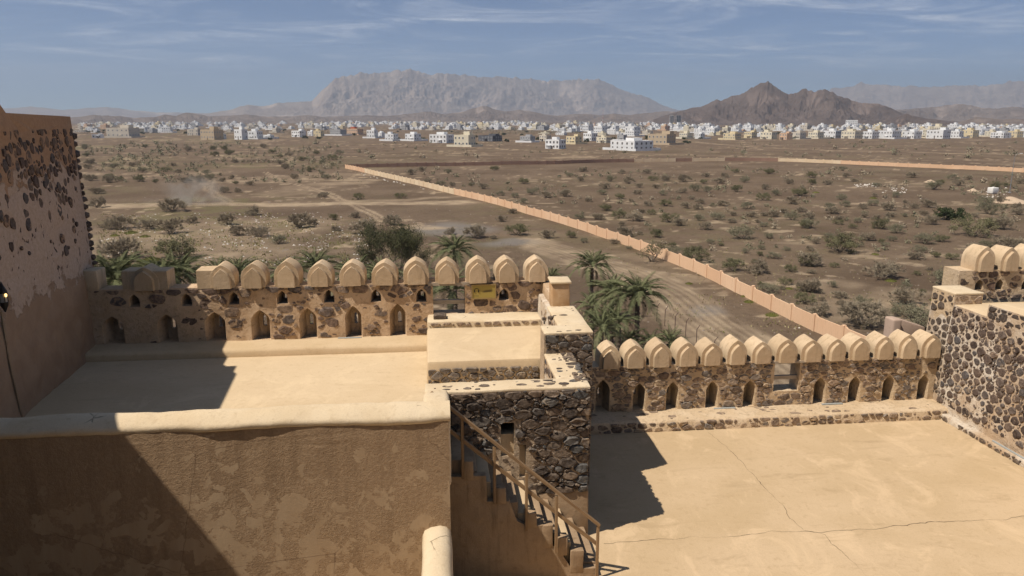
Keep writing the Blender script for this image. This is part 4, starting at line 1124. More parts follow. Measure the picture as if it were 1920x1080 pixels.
# ------------------------------------------------------------------ perimeter wall of the field
def polyline(pts, step):
    P = [Vector((*G(x, y)[:2], 0)) for x, y in pts]
    # smooth by Catmull-Rom then walk at equal steps
    Q = []
    for i in range(len(P)-1):
        a, b, c, d = P[max(i-1, 0)], P[i], P[i+1], P[min(i+2, len(P)-1)]
        for k in range(20):
            s = k/20.0
            Q.append(0.5*((2*b)+(c-a)*s+(2*a-5*b+4*c-d)*s*s+(3*b-a-3*c+d)*s**3))
    Q.append(P[-1]); out = [Q[0]]; acc = 0.0
    for a, b in zip(Q[:-1], Q[1:]):
        L = (b-a).length
        while acc+L >= step:
            a = a.lerp(b, (step-acc)/L); out.append(a.copy()); L = (b-a).length; acc = 0
        acc += L
    return out
WH = 1.95
def perimeter(pts, label, matf, seed):
    w = empty('perimeter_wall', (0, 0, 0), 0, label, 'wall')
    R = polyline(pts, 5.2); rng = random.Random(seed)
    pm = {}
    mbp = MB(); mbp.add(*_soft(-.19, .19, -.19, .19, -0.3, WH+.22, .06)); post = {}
    for i, (a, b) in enumerate(zip(R[:-1], R[1:])):
        d = b-a; L = d.length; m = matf(i, len(R))
        key = m.name
        if key not in pm:
            mb = MB(); x0, x1 = .19, 5.2-.19
            top = [(x0, WH+.10), (x0+.25, WH+.10), (x0+.38, WH+.02), (x0+.5, WH-.05), (x1-.5, WH-.05), (x1-.38, WH+.02), (x1-.25, WH+.10), (x1, WH+.10)]
            poly = [(x0, -.3), (x1, -.3)] + top[::-1]
            n = len(poly)
            mb.add([(x, -.09, z) for x, z in poly]+[(x, .09, z) for x, z in poly], [tuple(range(n))]+[tuple(range(n, 2*n))[::-1]]+[(k, (k+1) % n, n+(k+1) % n, n+k) for k in range(n)])
            pm[key] = mb.mesh('panel', m)
            post[key] = mbp.mesh('post', m)
        z = gz(a.x, a.y)
        o = link('panel', pm[key], w, loc=(a.x, a.y, z), scale=(L/5.2, 1, rng.uniform(.97, 1.02))); o.rotation_euler = (0, 0, math.atan2(d.y, d.x))
        o = link('post', post[key], w, loc=(a.x, a.y, z)); o.rotation_euler = (0, 0, math.atan2(d.y, d.x))
    return R
def m1(i, n):
    k = n-i                                   # counted from the far corner
    return M_PINK_B if 8 < k < 31 else M_PINK
NEARW = [(1700, 700), (1600, 653), (1512, 615), (1475, 596), (1437, 577), (1372, 545), (1292, 506), (1200, 470), (1115, 440), (1080, 428), (960, 392), (880, 371), (802, 352), (715, 331), (646, 315)]
R1 = perimeter(NEARW, 'long pinkish plaster wall with low posts running back across the plain', m1, 3)
FARW = [(650, 315), (830, 311.5), (1030, 308), (1130, 305), (1270, 303), (1385, 302), (1470, 303), (1550, 306), (1700, 313), (1800, 317), (1925, 323), (2050, 330)]
def m2(i, n):
    s = i/n
    if s < .40: return M_BRICKY
    if s < .46: return M_PINK_B
    if s < .49: return M_BRICKY
    if s < .54: return M_PINK_B
    if s < .61: return M_BRICKY
    if s < .70: return M_PINK_B
    return M_PINK
R2 = perimeter(FARW, 'distant stretch of field wall, bare brown panels turning to pink plaster', m2, 4)

# ------------------------------------------------------------------ plants
def leafy(name, a, b, trans=0.0):
    t = NT(name); r = t.rnd(); n = t.noise(t.obj(), 2.2, 3)
    c = t.mix(t.ramp(n, .3, .7), a, b)
    c = t.mix(t.m('MULTIPLY', r, .5), c, tuple(x*1.25 for x in b))
    return t.color(c)
M_TWIG = leafy('dry_twig', (0.25, 0.20, 0.135), (0.36, 0.295, 0.205))
M_BARK = leafy('shrub_bark', (0.16, 0.126, 0.09), (0.22, 0.175, 0.13))
M_OLIVE = leafy('olive_leaf', (0.125, 0.12, 0.06), (0.20, 0.182, 0.095))
M_GREYG = leafy('grey_green_leaf', (0.16, 0.15, 0.09), (0.235, 0.215, 0.135))
M_GREEN = leafy('dark_green_leaf', (0.030, 0.042, 0.017), (0.062, 0.075, 0.030))
M_TAM = leafy('tamarisk_leaf', (0.06, 0.064, 0.03), (0.11, 0.108, 0.052))
M_YELL = leafy('cushion_leaf', (0.10, 0.105, 0.025), (0.17, 0.165, 0.045))
M_STRAW = leafy('straw', (0.26, 0.21, 0.10), (0.34, 0.28, 0.15))
M_PALM = leafy('palm_leaf', (0.095, 0.104, 0.048), (0.18, 0.188, 0.09))
M_PALM_D = leafy('dry_palm_leaf', (0.17, 0.13, 0.075), (0.24, 0.19, 0.11))
M_TRUNK = leafy('palm_trunk', (0.10, 0.075, 0.055), (0.17, 0.13, 0.095))
def shrub_meshes(seed, stems, spread, leaf, leafn, wide=1.0, tall=1.0, leafsize=0.03, trunk=False):
    """unit shrub, about 1 high and 1.4 across: forking stems, fine twigs, small leaves"""
    rng = random.Random(seed); br, fo = MB(), MB()
    def grow(p, d, L, r, lev):
        q = p; pts = [p]; rad = [r]
        for k in range(2):
            d = (d + Vector((rng.gauss(0, .16), rng.gauss(0, .16), rng.gauss(0.03, .10)))).normalized()
            q = q + d*L/2; pts.append(q); rad.append(r*(1-.25*(k+1)))
        br.tube(pts, rad, 3 if lev else 4, cap=False)
        if lev >= 3:
            for _ in range(leafn):
                s = rng.random(); c = pts[0].lerp(pts[-1], .15+.85*s)
                if leaf:
                    o = Vector((rng.gauss(0, .05), rng.gauss(0, .05), rng.gauss(0, .04)))
                    a = Vector((rng.gauss(0, 1), rng.gauss(0, 1), rng.gauss(0, 1))).normalized()*leafsize*rng.uniform(.6, 1.5)
                    b = a.cross(Vector((rng.gauss(0, 1), rng.gauss(0, 1), rng.gauss(0, 1)))).normalized()*leafsize*.6
                    fo.add([c+o-a, c+o+b, c+o+a, c+o-b], [(0, 1, 2, 3)])
                else:
                    e = (d + Vector((rng.gauss(0, .7), rng.gauss(0, .7), rng.gauss(.1, .55)))).normalized()*rng.uniform(.08, .20)
                    b = e.cross(Vector((rng.gauss(0, 1), rng.gauss(0, 1), rng.gauss(0, 1)))).normalized()*.0058
                    fo.add([c-b, c+b, c+e], [(0, 1, 2)])
            return
        for _ in range(rng.choice((2, 3, 3))):
            e = (d*rng.uniform(.5, 1.0) + Vector((rng.gauss(0, .55)*wide, rng.gauss(0, .55)*wide, rng.gauss(.05, .32)))).normalized()
            if e.z < -.25: e.z = .1
            grow(pts[rng.choice((1, 2, 2))], e, L*rng.uniform(.62, .9), r*.55, lev+1)
    for k in range(stems):
        a = 2*math.pi*(k+rng.uniform(-.3, .3))/stems
        up_ = rng.uniform(.45, 1.2)*tall
        d = Vector((math.cos(a)*spread, math.sin(a)*spread, up_)).normalized()
        grow(Vector((math.cos(a)*.03, math.sin(a)*.03, -.02)), d, .36, .022 if not trunk else .035, 0)
    return br, fo
def merge(a, b):
    m = MB(); m.add(a.v, a.f, 0); m.add(b.v, b.f, 1); return m
SHRUBS = {}
def variant(kind, k):
    key = (kind, k)
    if key not in SHRUBS:
        s = 100*k+{'twig': 1, 'olive': 2, 'grey': 3, 'green': 4, 'tree': 5}[kind]
        if kind == 'twig': b, f = shrub_meshes(s, 10, .8, False, 34, 1.0, 1.0); m = M_TWIG
        elif kind == 'olive': b, f = shrub_meshes(s, 10, .8, True, 22, 1.0, .95, .024); m = M_OLIVE
        elif kind == 'grey': b, f = shrub_meshes(s, 10, .8, True, 17, 1.0, .95, .022); m = M_GREYG
        elif kind == 'green': b, f = shrub_meshes(s, 10, 1.0, True, 26, 1.1, .8, .036); m = M_GREEN
        else: b, f = shrub_meshes(s, 4, .7, True, 12, 1.2, 1.2, .026, True); m = M_OLIVE
        zmax = max(v[2] for v in b.v); xm = max(max(abs(v[0]), abs(v[1])) for v in b.v)
        SHRUBS[key] = (b.mesh('branches', M_BARK), f.mesh('foliage', m), merge(b, f).mesh('shrub', [M_BARK, m]), zmax, xm)
    return SHRUBS[key]
_ONES = 'first second third fourth fifth sixth seventh eighth ninth tenth eleventh twelfth thirteenth fourteenth fifteenth sixteenth seventeenth eighteenth nineteenth'.split()
_TENS = [('twentieth', 'twenty'), ('thirtieth', 'thirty'), ('fortieth', 'forty'), ('fiftieth', 'fifty'), ('sixtieth', 'sixty'), ('seventieth', 'seventy'), ('eightieth', 'eighty'), ('ninetieth', 'ninety')]
ORD = _ONES + [x for a_, b_ in _TENS for x in [a_]+[b_+'-'+o_ for o_ in _ONES[:9]]]
KW = {'twig': 'leafless grey-brown thorn shrub', 'olive': 'olive-green thorn shrub', 'grey': 'grey-green thorn shrub', 'green': 'dense dark green bush', 'tree': 'small flat-topped thorn tree'}
def shrub_at(px, py, wpx, kind, k, label, group, parts=True, hk=1.0, seed=0):
    br, fo, al, zmax, xm = variant(kind, k)
    g = G(px, py); d = math.hypot(g[0], g[1], C)
    W = wpx*d/F; s = W/(2*xm); rng = random.Random(seed+int(px*7+py*13))
    sc = (s*rng.uniform(.9, 1.1), s*rng.uniform(.9, 1.1), s*hk*rng.uniform(.8, 1.02))
    loc = (g[0], g[1], gz(g[0], g[1]) - .02); rz = rng.uniform(0, 6.28)
    if parts:
        e = empty('thorn_tree' if kind == 'tree' else 'desert_shrub', loc, rz, label, 'shrub' if kind != 'tree' else 'tree', group)
        link('branches', br, e, scale=sc); link('foliage', fo, e, scale=sc)
        return e
    o = link('desert_shrub', al, None, loc, rz, sc)
    return tag(o, label, 'shrub', group)
HAND = {
 'by the sandy track': [(182, 363, 28, 'twig'), (184, 388, 40, 'twig'), (325, 396, 54, 'twig'), (476, 403, 38, 'twig'), (607, 369, 24, 'twig'), (672, 373, 24, 'olive'), (751, 371, 24, 'olive'), (422, 362, 24, 'twig'), (446, 361, 20, 'twig'), (470, 347, 18, 'twig'), (550, 336, 24, 'twig'), (417, 341, 18, 'twig'), (435, 336, 18, 'twig'), (347, 343, 26, 'twig')],
 'on the pale wadi bank': [(230, 428, 44, 'twig'), (276, 429, 38, 'twig'), (320, 436, 52, 'twig'), (360, 418, 30, 'twig'), (562, 426, 52, 'twig'), (587, 421, 28, 'twig'), (625, 412, 28, 'olive'), (665, 408, 28, 'twig'), (630, 433, 26, 'twig'), (487, 443, 42, 'twig'), (448, 440, 38, 'twig'), (522, 456, 32, 'grey'), (682, 438, 54, 'twig'), (737, 423, 42, 'twig'), (232, 486, 84, 'twig'), (335, 482, 78, 'olive'), (205, 428, 40, 'twig'), (430, 421, 40, 'twig')],
 'on the gravel before the long wall': [(890, 446, 48, 'twig'), (925, 448, 18, 'twig'), (941, 416, 28, 'twig'), (970, 441, 58, 'olive'), (962, 399, 24, 'twig'), (1027, 447, 38, 'twig'), (1070, 446, 28, 'olive'), (1152, 458, 24, 'twig'), (1180, 467, 17, 'grey'), (845, 440, 30, 'twig'), (1095, 455, 20, 'grey'), (1222, 491, 62, 'tree')],
 'just behind the long wall': [(1302, 491, 58, 'olive'), (1265, 478, 40, 'grey'), (1375, 508, 56, 'olive'), (1422, 513, 62, 'twig'), (1505, 546, 42, 'twig'), (1520, 548, 62, 'twig'), (1535, 592, 62, 'twig'), (1615, 612, 92, 'twig'), (1740, 622, 88, 'grey'), (1700, 596, 60, 'grey'), (1575, 560, 30, 'twig'), (1170, 443, 38, 'twig'), (1275, 423, 34, 'twig'), (1255, 416, 38, 'olive'), (1322, 431, 30, 'twig'), (1230, 445, 40, 'olive')],
 'in the walled field': [(1390, 448, 50, 'grey'), (1345, 412, 32, 'grey'), (1410, 407, 24, 'twig'), (1190, 414, 34, 'twig'), (1160, 409, 32, 'olive'), (1122, 411, 32, 'twig'), (1248, 386, 36, 'olive'), (1450, 406, 24, 'twig'), (1485, 413, 32, 'grey'), (1510, 428, 34, 'olive'), (1512, 498, 40, 'olive'), (1215, 386, 26, 'twig'), (1162, 373, 24, 'olive'), (1312, 383, 22, 'twig'), (1516, 428, 40, 'grey'), (1575, 473, 70, 'olive'), (1625, 451, 40, 'twig'), (1650, 428, 40, 'olive'), (1680, 436, 34, 'grey'), (1560, 401, 28, 'twig'), (1500, 367, 34, 'olive'), (1665, 394, 30, 'twig'), (1517, 498, 50, 'twig')],
 'in the field beside the stone tower': [(1783, 411, 54, 'green'), (1733, 457, 42, 'grey'), (1657, 521, 64, 'twig'), (1697, 572, 64, 'twig'), (1717, 487, 34, 'twig'), (1827, 442, 66, 'olive'), (1825, 476, 36, 'twig'), (1895, 472, 56, 'twig'), (1852, 466, 32, 'grey'), (1772, 538, 58, 'grey'), (1618, 391, 20, 'twig'), (1855, 401, 40, 'grey'), (1910, 402, 26, 'twig'), (1577, 375, 24, 'grey'), (1712, 333, 24, 'twig'), (1797, 348, 24, 'twig'), (1815, 337, 17, 'twig'), (1587, 333, 17, 'twig'), (1522, 346, 26, 'olive'), (1880, 430, 44, 'twig'), (1745, 420, 30, 'twig')],
}
taken = []
for zone, items in HAND.items():
    items = sorted(items)
    for kind in ('twig', 'olive', 'grey', 'green', 'tree'):
        same = [q for q in items if q[3] == kind]
        for i, (px, py, w, kd) in enumerate(same):
            lab = f"{KW[kind]} {zone}" if len(same) == 1 else f"{ORD[i]} {KW[kind]} from the lantern side, {zone}"
            shrub_at(px, py, w, kind, (int(px)+i) % 4, lab, 'thorn shrubs ' + zone, True, 1.0 if kind != 'green' else .95)
            taken.append((px, py, w))
# scattered shrubs: the larger ones singly, the far fine ones as one mass
ZONES = [('small thorn shrub dotted over the open plain before the town', [(160, 640), (270, 345)], 265, 'open', (10, 28)),
         ('small thorn shrub dotted over the walled field', [(760, 1915), (318, 425)], 260, 'field', (13, 40)),
         ('small thorn shrub on the strip between field wall and town', [(640, 1915), (268, 300)], 110, 'strip', (6, 15)),
         ('low thorn shrub near the fort foot beyond the battlement', [(1180, 1800), (425, 590)], 90, 'near', (18, 44))]
rng = random.Random(42); cand = []
def wall_y(px):                              # row of the long wall at a column
    xs = [p[0] for p in NEARW][::-1]; ys = [p[1] for p in NEARW][::-1]
    return float(np.interp(px, xs, ys))
def farw_y(px): return float(np.interp(px, [p[0] for p in FARW], [p[1] for p in FARW]))
for lab, ((xa, xb), (ya, yb)), n, zn, (s0, s1) in ZONES:
    made = 0; tries = 0
    while made < n and tries < n*30:
        tries += 1
        px, py = rng.uniform(xa, xb), ya+(yb-ya)*rng.random()**1.1
        if fbm(np.array([px/85.]), np.array([py/15.]), 7, 4)[0] < .46: continue
        if zn == 'field' and (py > wall_y(px)-6 or py < farw_y(px)+5): continue
        if zn == 'open' and px > 640 and py > wall_y(px)-4: continue
        if zn == 'near' and (py > wall_y(px)-10): continue
        if zn == 'strip' and (py > farw_y(px)-6): continue
        w = (s0+(s1-s0)*rng.random()**1.9*1.25)*(0.55+0.45*(py-ya)/(yb-ya))
        if any(abs(px-q[0]) < (w+q[2])*.42 and abs(py-q[1]) < (w+q[2])*.2 for q in taken): continue
        taken.append((px, py, w)); cand.append((w, px, py, lab, zn)); made += 1
cand.sort(reverse=True)
n_single = 300-sum(len(v) for v in HAND.values())
mass = MB(); singles = []
for i, (w, px, py, lab, zn) in enumerate(cand):
    kind = rng.choices(('twig', 'olive', 'grey'), (4, 4, 3) if zn != 'field' else (5, 2, 3))[0]
    if i < n_single:
        singles.append((px, py, w, kind, rng.randrange(4), lab, zn))
    else:
        g = G(px, py); d = math.hypot(g[0], g[1]); s = w*d/F/2
        for _ in range(46):
            a = Vector((rng.gauss(0, .42), rng.gauss(0, .42), abs(rng.gauss(.48, .32))))
            q = Vector(g)+a*s; e = Vector((rng.gauss(0, 1), rng.gauss(0, 1), rng.gauss(0, 1))).normalized()*s*.24
            b = e.cross(Vector((rng.gauss(0, 1), rng.gauss(0, 1), 1))).normalized()*s*.13
            mass.add([q-e, q+b, q+e, q-b], [(0, 1, 2, 3)], 0 if kind == 'twig' else 1)
THIRD = ('far', 'middle', 'near')
ZW = {'open': 'of the open plain', 'field': 'of the walled field', 'strip': 'before the town', 'near': 'near the fort foot'}
rows_ = {}
for q in singles:
    z0_ = [z for z in ZONES if z[3] == q[6]][0][1][1]
    b_ = min(2, int(3*(q[1]-z0_[0])/(z0_[1]-z0_[0])))
    rows_.setdefault((q[6], b_, q[3]), []).append(q)
for (zn, b_, kind), qs in rows_.items():
    for i, (px, py, w, kd, k, lab, _z) in enumerate(sorted(qs)):
        shrub_at(px, py, w, kind, k, f"{ORD[i]} small {KW[kind]} from the lantern side, {THIRD[b_]} third {ZW[zn]}", 'scattered shrubs ' + ZW[zn], False)
for _ in range(900):                          # faint low scrub between them, out to the town
    px, py = rng.uniform(150, 1920), 262+80*rng.random()**1.6
    if fbm(np.array([px/60.]), np.array([py/12.]), 27, 3)[0] < .47: continue
    g = G(px, py); s = rng.uniform(.35, .8)
    for _ in range(12):
        a = Vector((rng.gauss(0, .6), rng.gauss(0, .6), abs(rng.gauss(.3, .25)))); q = Vector(g)+a*s
        e = Vector((rng.gauss(0, 1), rng.gauss(0, 1), rng.gauss(0, 1))).normalized()*s*.3; b = e.cross(Vector((rng.gauss(0, 1), .3, 1))).normalized()*s*.16
        mass.add([q-e, q+b, q+e, q-b], [(0, 1, 2, 3)], rng.choice((0, 1, 1, 2)))
for _ in range(1500):
    px, py = rng.uniform(820, 1130) if rng.random() < .6 else rng.uniform(150, 640), rng.uniform(240.5, 251)
    g = G(px, py); s = rng.uniform(1.0, 2.4)
    for _ in range(7):
        a = Vector((rng.gauss(0, .6), rng.gauss(0, .6), abs(rng.gauss(.4, .3)))); q = Vector(g)+a*s
        e = Vector((rng.gauss(0, 1), rng.gauss(0, 1), rng.gauss(0, 1))).normalized()*s*.4; b = e.cross(Vector((rng.gauss(0, 1), .3, 1))).normalized()*s*.25
        mass.add([q-e, q+b, q+e, q-b], [(0, 1, 2, 3)], 1)
tag(mass.build('scrub', [M_TWIG, M_GREYG, M_STRAW]), 'faint low scrub covering the plain toward the town', None, None, 'stuff')
# dry grass and stones on the near ground
mass, gm = MB(), MB()
for _ in range(9000):
    px, py = rng.uniform(180, 1915), 330+300*rng.random()**.8
    if fbm(np.array([px/50.]), np.array([py/20.]), 77, 3)[0] < .5: continue
    g = Vector(G(px, py)); g.z = gz(g.x, g.y); s = rng.uniform(.12, .4)
    for _ in range(2):
        e = Vector((rng.gauss(0, .6), rng.gauss(0, .6), rng.uniform(.3, 1))).normalized()*s; b = Vector((e.y, -e.x, .1)).normalized()*s*.22
        q = g+Vector((rng.gauss(0, .3), rng.gauss(0, .3), 0)); mass.add([q-b, q+b, q+e], [(0, 1, 2)], rng.choice((0, 0, 1)))
for _ in range(3200):
    px, py = rng.uniform(185, 660), rng.uniform(400, 500)
    if fbm(np.array([px/26.]), np.array([py/10.]), 78, 3)[0] < .5: continue
    g = Vector(G(px, py)); g.z = gz(g.x, g.y); s = rng.uniform(.15, .5)
    for _ in range(3):
        e = Vector((rng.gauss(0, .6), rng.gauss(0, .6), rng.uniform(.3, 1))).normalized()*s; b = Vector((e.y, -e.x, .1)).normalized()*s*.25
        q = g+Vector((rng.gauss(0, .3), rng.gauss(0, .3), 0)); mass.add([q-b, q+b, q+e], [(0, 1, 2)], rng.choice((0, 1, 1)))
tag(mass.build('dry_grass', [M_STRAW, M_YELL]), 'sparse dry grass on the plain', None, None, 'stuff')
M_ROCK = plain('field_stone', (0.30, 0.24, 0.19), .95, .1); M_ROCKW = plain('pale_rubble', (0.62, 0.56, 0.48), .95, .1)
for _ in range(1700):
    px, py = rng.uniform(180, 1915), 320+310*rng.random()**.9
    if fbm(np.array([px/60.]), np.array([py/22.]), 97, 3)[0] < .46: continue
    g = Vector(G(px, py)); g.z = gz(g.x, g.y); s = rng.uniform(.06, .22)*(1+(py < 420)*.6)
    vs_ = [g+Vector((math.cos(a)*s*rng.uniform(.7, 1.2), math.sin(a)*s*rng.uniform(.7, 1.2), -.03)) for a in (0, 1.3, 2.5, 3.8, 5.0)]
    gm.add(vs_+[g+Vector((rng.gauss(0, .2)*s, rng.gauss(0, .2)*s, s*rng.uniform(.4, .8)))], [(k, (k+1) % 5, 5) for k in range(5)], rng.choice((0,)*9+(1,)))
for _ in range(2600):
    px, py = rng.uniform(185, 700), rng.uniform(398, 500)
    if fbm(np.array([px/40.]), np.array([py/9.]), 98, 3)[0] < .5: continue
    g = Vector(G(px, py)); g.z = gz(g.x, g.y); s = rng.uniform(.08, .34)
    vs_ = [g+Vector((math.cos(a)*s*rng.uniform(.7, 1.3), math.sin(a)*s*rng.uniform(.7, 1.3), -.03)) for a in (0, 1.3, 2.5, 3.8, 5.0)]
    gm.add(vs_+[g+Vector((rng.gauss(0, .2)*s, rng.gauss(0, .2)*s, s*rng.uniform(.4, .8)))], [(k, (k+1) % 5, 5) for k in range(5)], rng.choice((0, 0, 1)))
tag(gm.build('gravel', [M_ROCK, M_ROCKW]), 'loose stones strewn over the plain', None, None, 'stuff')
# green cushion plants
CUSH = [(1404, 567, 18), (1447, 592, 26), (1394, 557, 12), (1292, 533, 14), (1637, 372, 14), (1670, 528, 20), (1641, 478, 14), (1479, 543, 14), (1500, 541, 12), (1760, 566, 24), (245, 436, 22), (272, 443, 18), (215, 441, 16), (283, 488, 30), (268, 490, 22), (1560, 625, 22), (300, 430, 20), (1290, 478, 14), (1530, 361, 12)]
def cushion(seed):
    r = random.Random(seed); mb = MB()
    for _ in range(420):
        a, q = r.uniform(0, 6.28), math.sqrt(r.random()); h = .36*(1-q*q)
        c_ = Vector((math.cos(a)*q, math.sin(a)*q, h*r.uniform(.5, 1.1))); e = Vector((r.gauss(0, .5), r.gauss(0, .5), 1)).normalized()*.12; b = Vector((e.y+.02, -e.x, 0)).normalized()*.035
        mb.add([c_-b, c_+b, c_+e], [(0, 1, 2)])
    for k in range(9):
        a = k*2*math.pi/9; mb.add([(0, 0, .26), (math.cos(a)*.9, math.sin(a)*.9, 0), (math.cos(a+.7)*.9, math.sin(a+.7)*.9, 0)], [(0, 1, 2)])
    return mb.mesh('cushion_plant', M_YELL)
CM = [cushion(k) for k in range(3)]
for i, (px, py, w) in enumerate(sorted(CUSH)):
    g = G(px, py); s = w/2*math.hypot(g[0], g[1], C)/F
    tag(link('cushion_plant', CM[i % 3], None, (g[0], g[1], gz(g[0], g[1])), i*1.3, (s, s*rng.uniform(.8, 1.3), s)), f"{ORD[i]} low yellow-green cushion plant counted from the lantern side of the plain", 'plant', 'green cushion plants on the plain')

# ------------------------------------------------------------------ date palms
def frond_mesh(seed, L, droop, mat):
    r = random.Random(seed); mb = MB(); P = []
    for k in range(9):
        s = k/8; P.append(Vector((L*(s-.18*droop*s*s*s), 0, L*(.62*s-(.55+.5*droop)*s*s))))
    for k in range(8):
        a, b = P[k], P[k+1]; w = .022*(1-k/9)
        mb.add([a+Vector((0, w, 0)), a-Vector((0, w, 0)), b-Vector((0, w*.85, 0)), b+Vector((0, w*.85, 0))], [(0, 1, 2, 3)])
    n = 34
    for k in range(n):
        s = .14+.86*k/n; i = min(7, int(s*8)); p = P[i].lerp(P[i+1], s*8-i); d = (P[i+1]-P[i]).normalized()
        l = L*.16*(math.sin(math.pi*min(1, s*.9+.12))*.8+.25)*r.uniform(.8, 1.15)
        for sd in (-1, 1):
            e = (d*.75+Vector((0, sd*.85, .18 - .30*s+r.gauss(0, .10)))).normalized()*l; b = d*.019
            tip = p+e+Vector((0, 0, -l*.18)); mid = p+e*.5
            mb.add([p-b, p+b, mid+b*1.2, tip, mid-b*.9], [(0, 1, 2, 3, 4)])
    return mb.mesh('frond', mat)
FR = [frond_mesh(k, 3.0, d, M_PALM) for k, d in enumerate((.1, .3, .5, .75, 1.0, .4))]
FRD = [frond_mesh(20+k, 2.5, 1.2, M_PALM_D) for k in range(2)]
def trunk_mesh(h, seed):
    r = random.Random(seed); mb = MB(); n = 8; vs_, rings = [], int(h/.22)+2
    for i in range(rings):
        z = h*i/(rings-1); rr = .23*(1.15-.25*z/h)*(1.0 if i % 2 else 1.22)
        vs_ += [(rr*math.cos(2*math.pi*(k+.5*(i % 2))/n)+.05*math.sin(z), rr*math.sin(2*math.pi*(k+.5*(i % 2))/n), z-.2) for k in range(n)]
    mb.add(vs_, [(i*n+k, i*n+(k+1) % n, (i+1)*n+(k+1) % n, (i+1)*n+k) for i in range(rings-1) for k in range(n)])
    return mb.mesh('trunk', M_TRUNK)
def palm(px, py, D, r_m, label, nf=34, dry=5, seed=0, up=1.0):
    """crown centre seen at (px, py), standing at distance D"""
    p = AtD(px, py, D); h = max(.8, p[2]); r = random.Random(seed+int(px))
    e = empty('date_palm', (p[0], p[1], 0), r.uniform(0, 6.28), label, 'palm tree', 'date palms below the fort')
    link('trunk', trunk_mesh(h, seed), e)
    s = r_m/2.5
    for k in range(nf):
        t_ = (k+.5)/nf; az_ = k*2.39996+r.gauss(0, .12)
        el = math.radians(86-112*t_**1.15*up+r.gauss(0, 6))
        o = link('frond', FR[min(4, int(t_*5))] if r.random() > .2 else FR[5], e, (0, 0, h-.1))
        q = s*r.uniform(.85, 1.1)*(0.75+.35*min(1, t_*2)); o.scale = (q, q, q)
        o.rotation_euler = (r.gauss(0, .25), -el*.62, az_)
    for k in range(dry):
        o = link('dry_frond', FRD[k % 2], e, (0, 0, h-.25)); o.scale = (s*.8,)*3; o.rotation_euler = (0, math.radians(48), k*6.28/max(1, dry)+r.uniform(0, 1))
palm(1110, 500, 92, 3.2, 'tall date palm standing apart behind the stair block', seed=1)
palm(1196, 556, 74, 3.3, 'date palm with the fullest crown beside the sandy road', 40, 8, 2)
palm(1148, 552, 77, 2.9, 'date palm half hidden behind the fullest crown', 34, 7, 3)
palm(852, 472, 93, 3.3, 'date palm rising over the middle merlons of the upper battlement', seed=4)
palm(592, 502, 88, 3.1, 'date palm behind the fourth merlon of the upper battlement', 30, 3, 5)
palm(718, 520, 84, 3.0, 'bushy date palm in front of the large dark tree', 42, 4, 6)
palm(448, 514, 80, 2.7, 'date palm showing between the shouldered merlon and the next', 36, 3, 7)
palm(335, 518, 72, 3.0, 'date palm beside the broad shaded merlon', 44, 4, 8)
palm(215, 526, 70, 3.3, 'date palm next to the shaded tower corner', 46, 5, 9)
palm(250, 528, 76, 2.8, 'lower date palm beyond the one at the tower corner', 38, 4, 10)
palm(1128, 618, 66, 2.6, 'low young date palm at the foot of the stair block', 26, 2, 11)
palm(1255, 642, 68, 2.0, 'low young date palm beside the fence posts', 24, 2, 12)
palm(945, 515, 84, 1.8, 'small date palm between the last merlons of the upper battlement', 22, 1, 13)
palm(845, 545, 62, 2.6, 'date palm seen through the barred gap of the upper battlement', 30, 2, 14)
palm(1160, 605, 70, 2.2, 'stunted date palm under the full-crowned palms', 22, 4, 15)
palm(540, 520, 78, 2.83, 'low date palm behind the third merlon', 24, 2, 16)
palm(660, 520, 76, 2.83, 'low date palm behind the fifth merlon', 24, 2, 17)
palm(1035, 520, 86, 1.9, 'small date palm by the end merlon next to the pier', 20, 1, 18)
palm(300, 520, 66, 2.6, 'low date palm squeezed between the broad shaded merlon and its neighbour', 36, 2, 20)
palm(405, 517, 74, 2.3, 'low date palm peeping over the shouldered merlon', 30, 2, 21)
palm(1178, 640, 72, 2.0, 'low frond clump at the trunk of the fullest palm', 26, 3, 22)
palm(1218, 642, 71, 1.9, 'low frond clump between the fullest palm and the fence posts', 24, 2, 23)
palm(1140, 598, 75, 2.1, 'bushy low palm between the stair block and the fullest palm', 28, 3, 24)
palm(1110, 575, 80, 2.2, 'short date palm between the pier and the standing palm', 24, 2, 19)
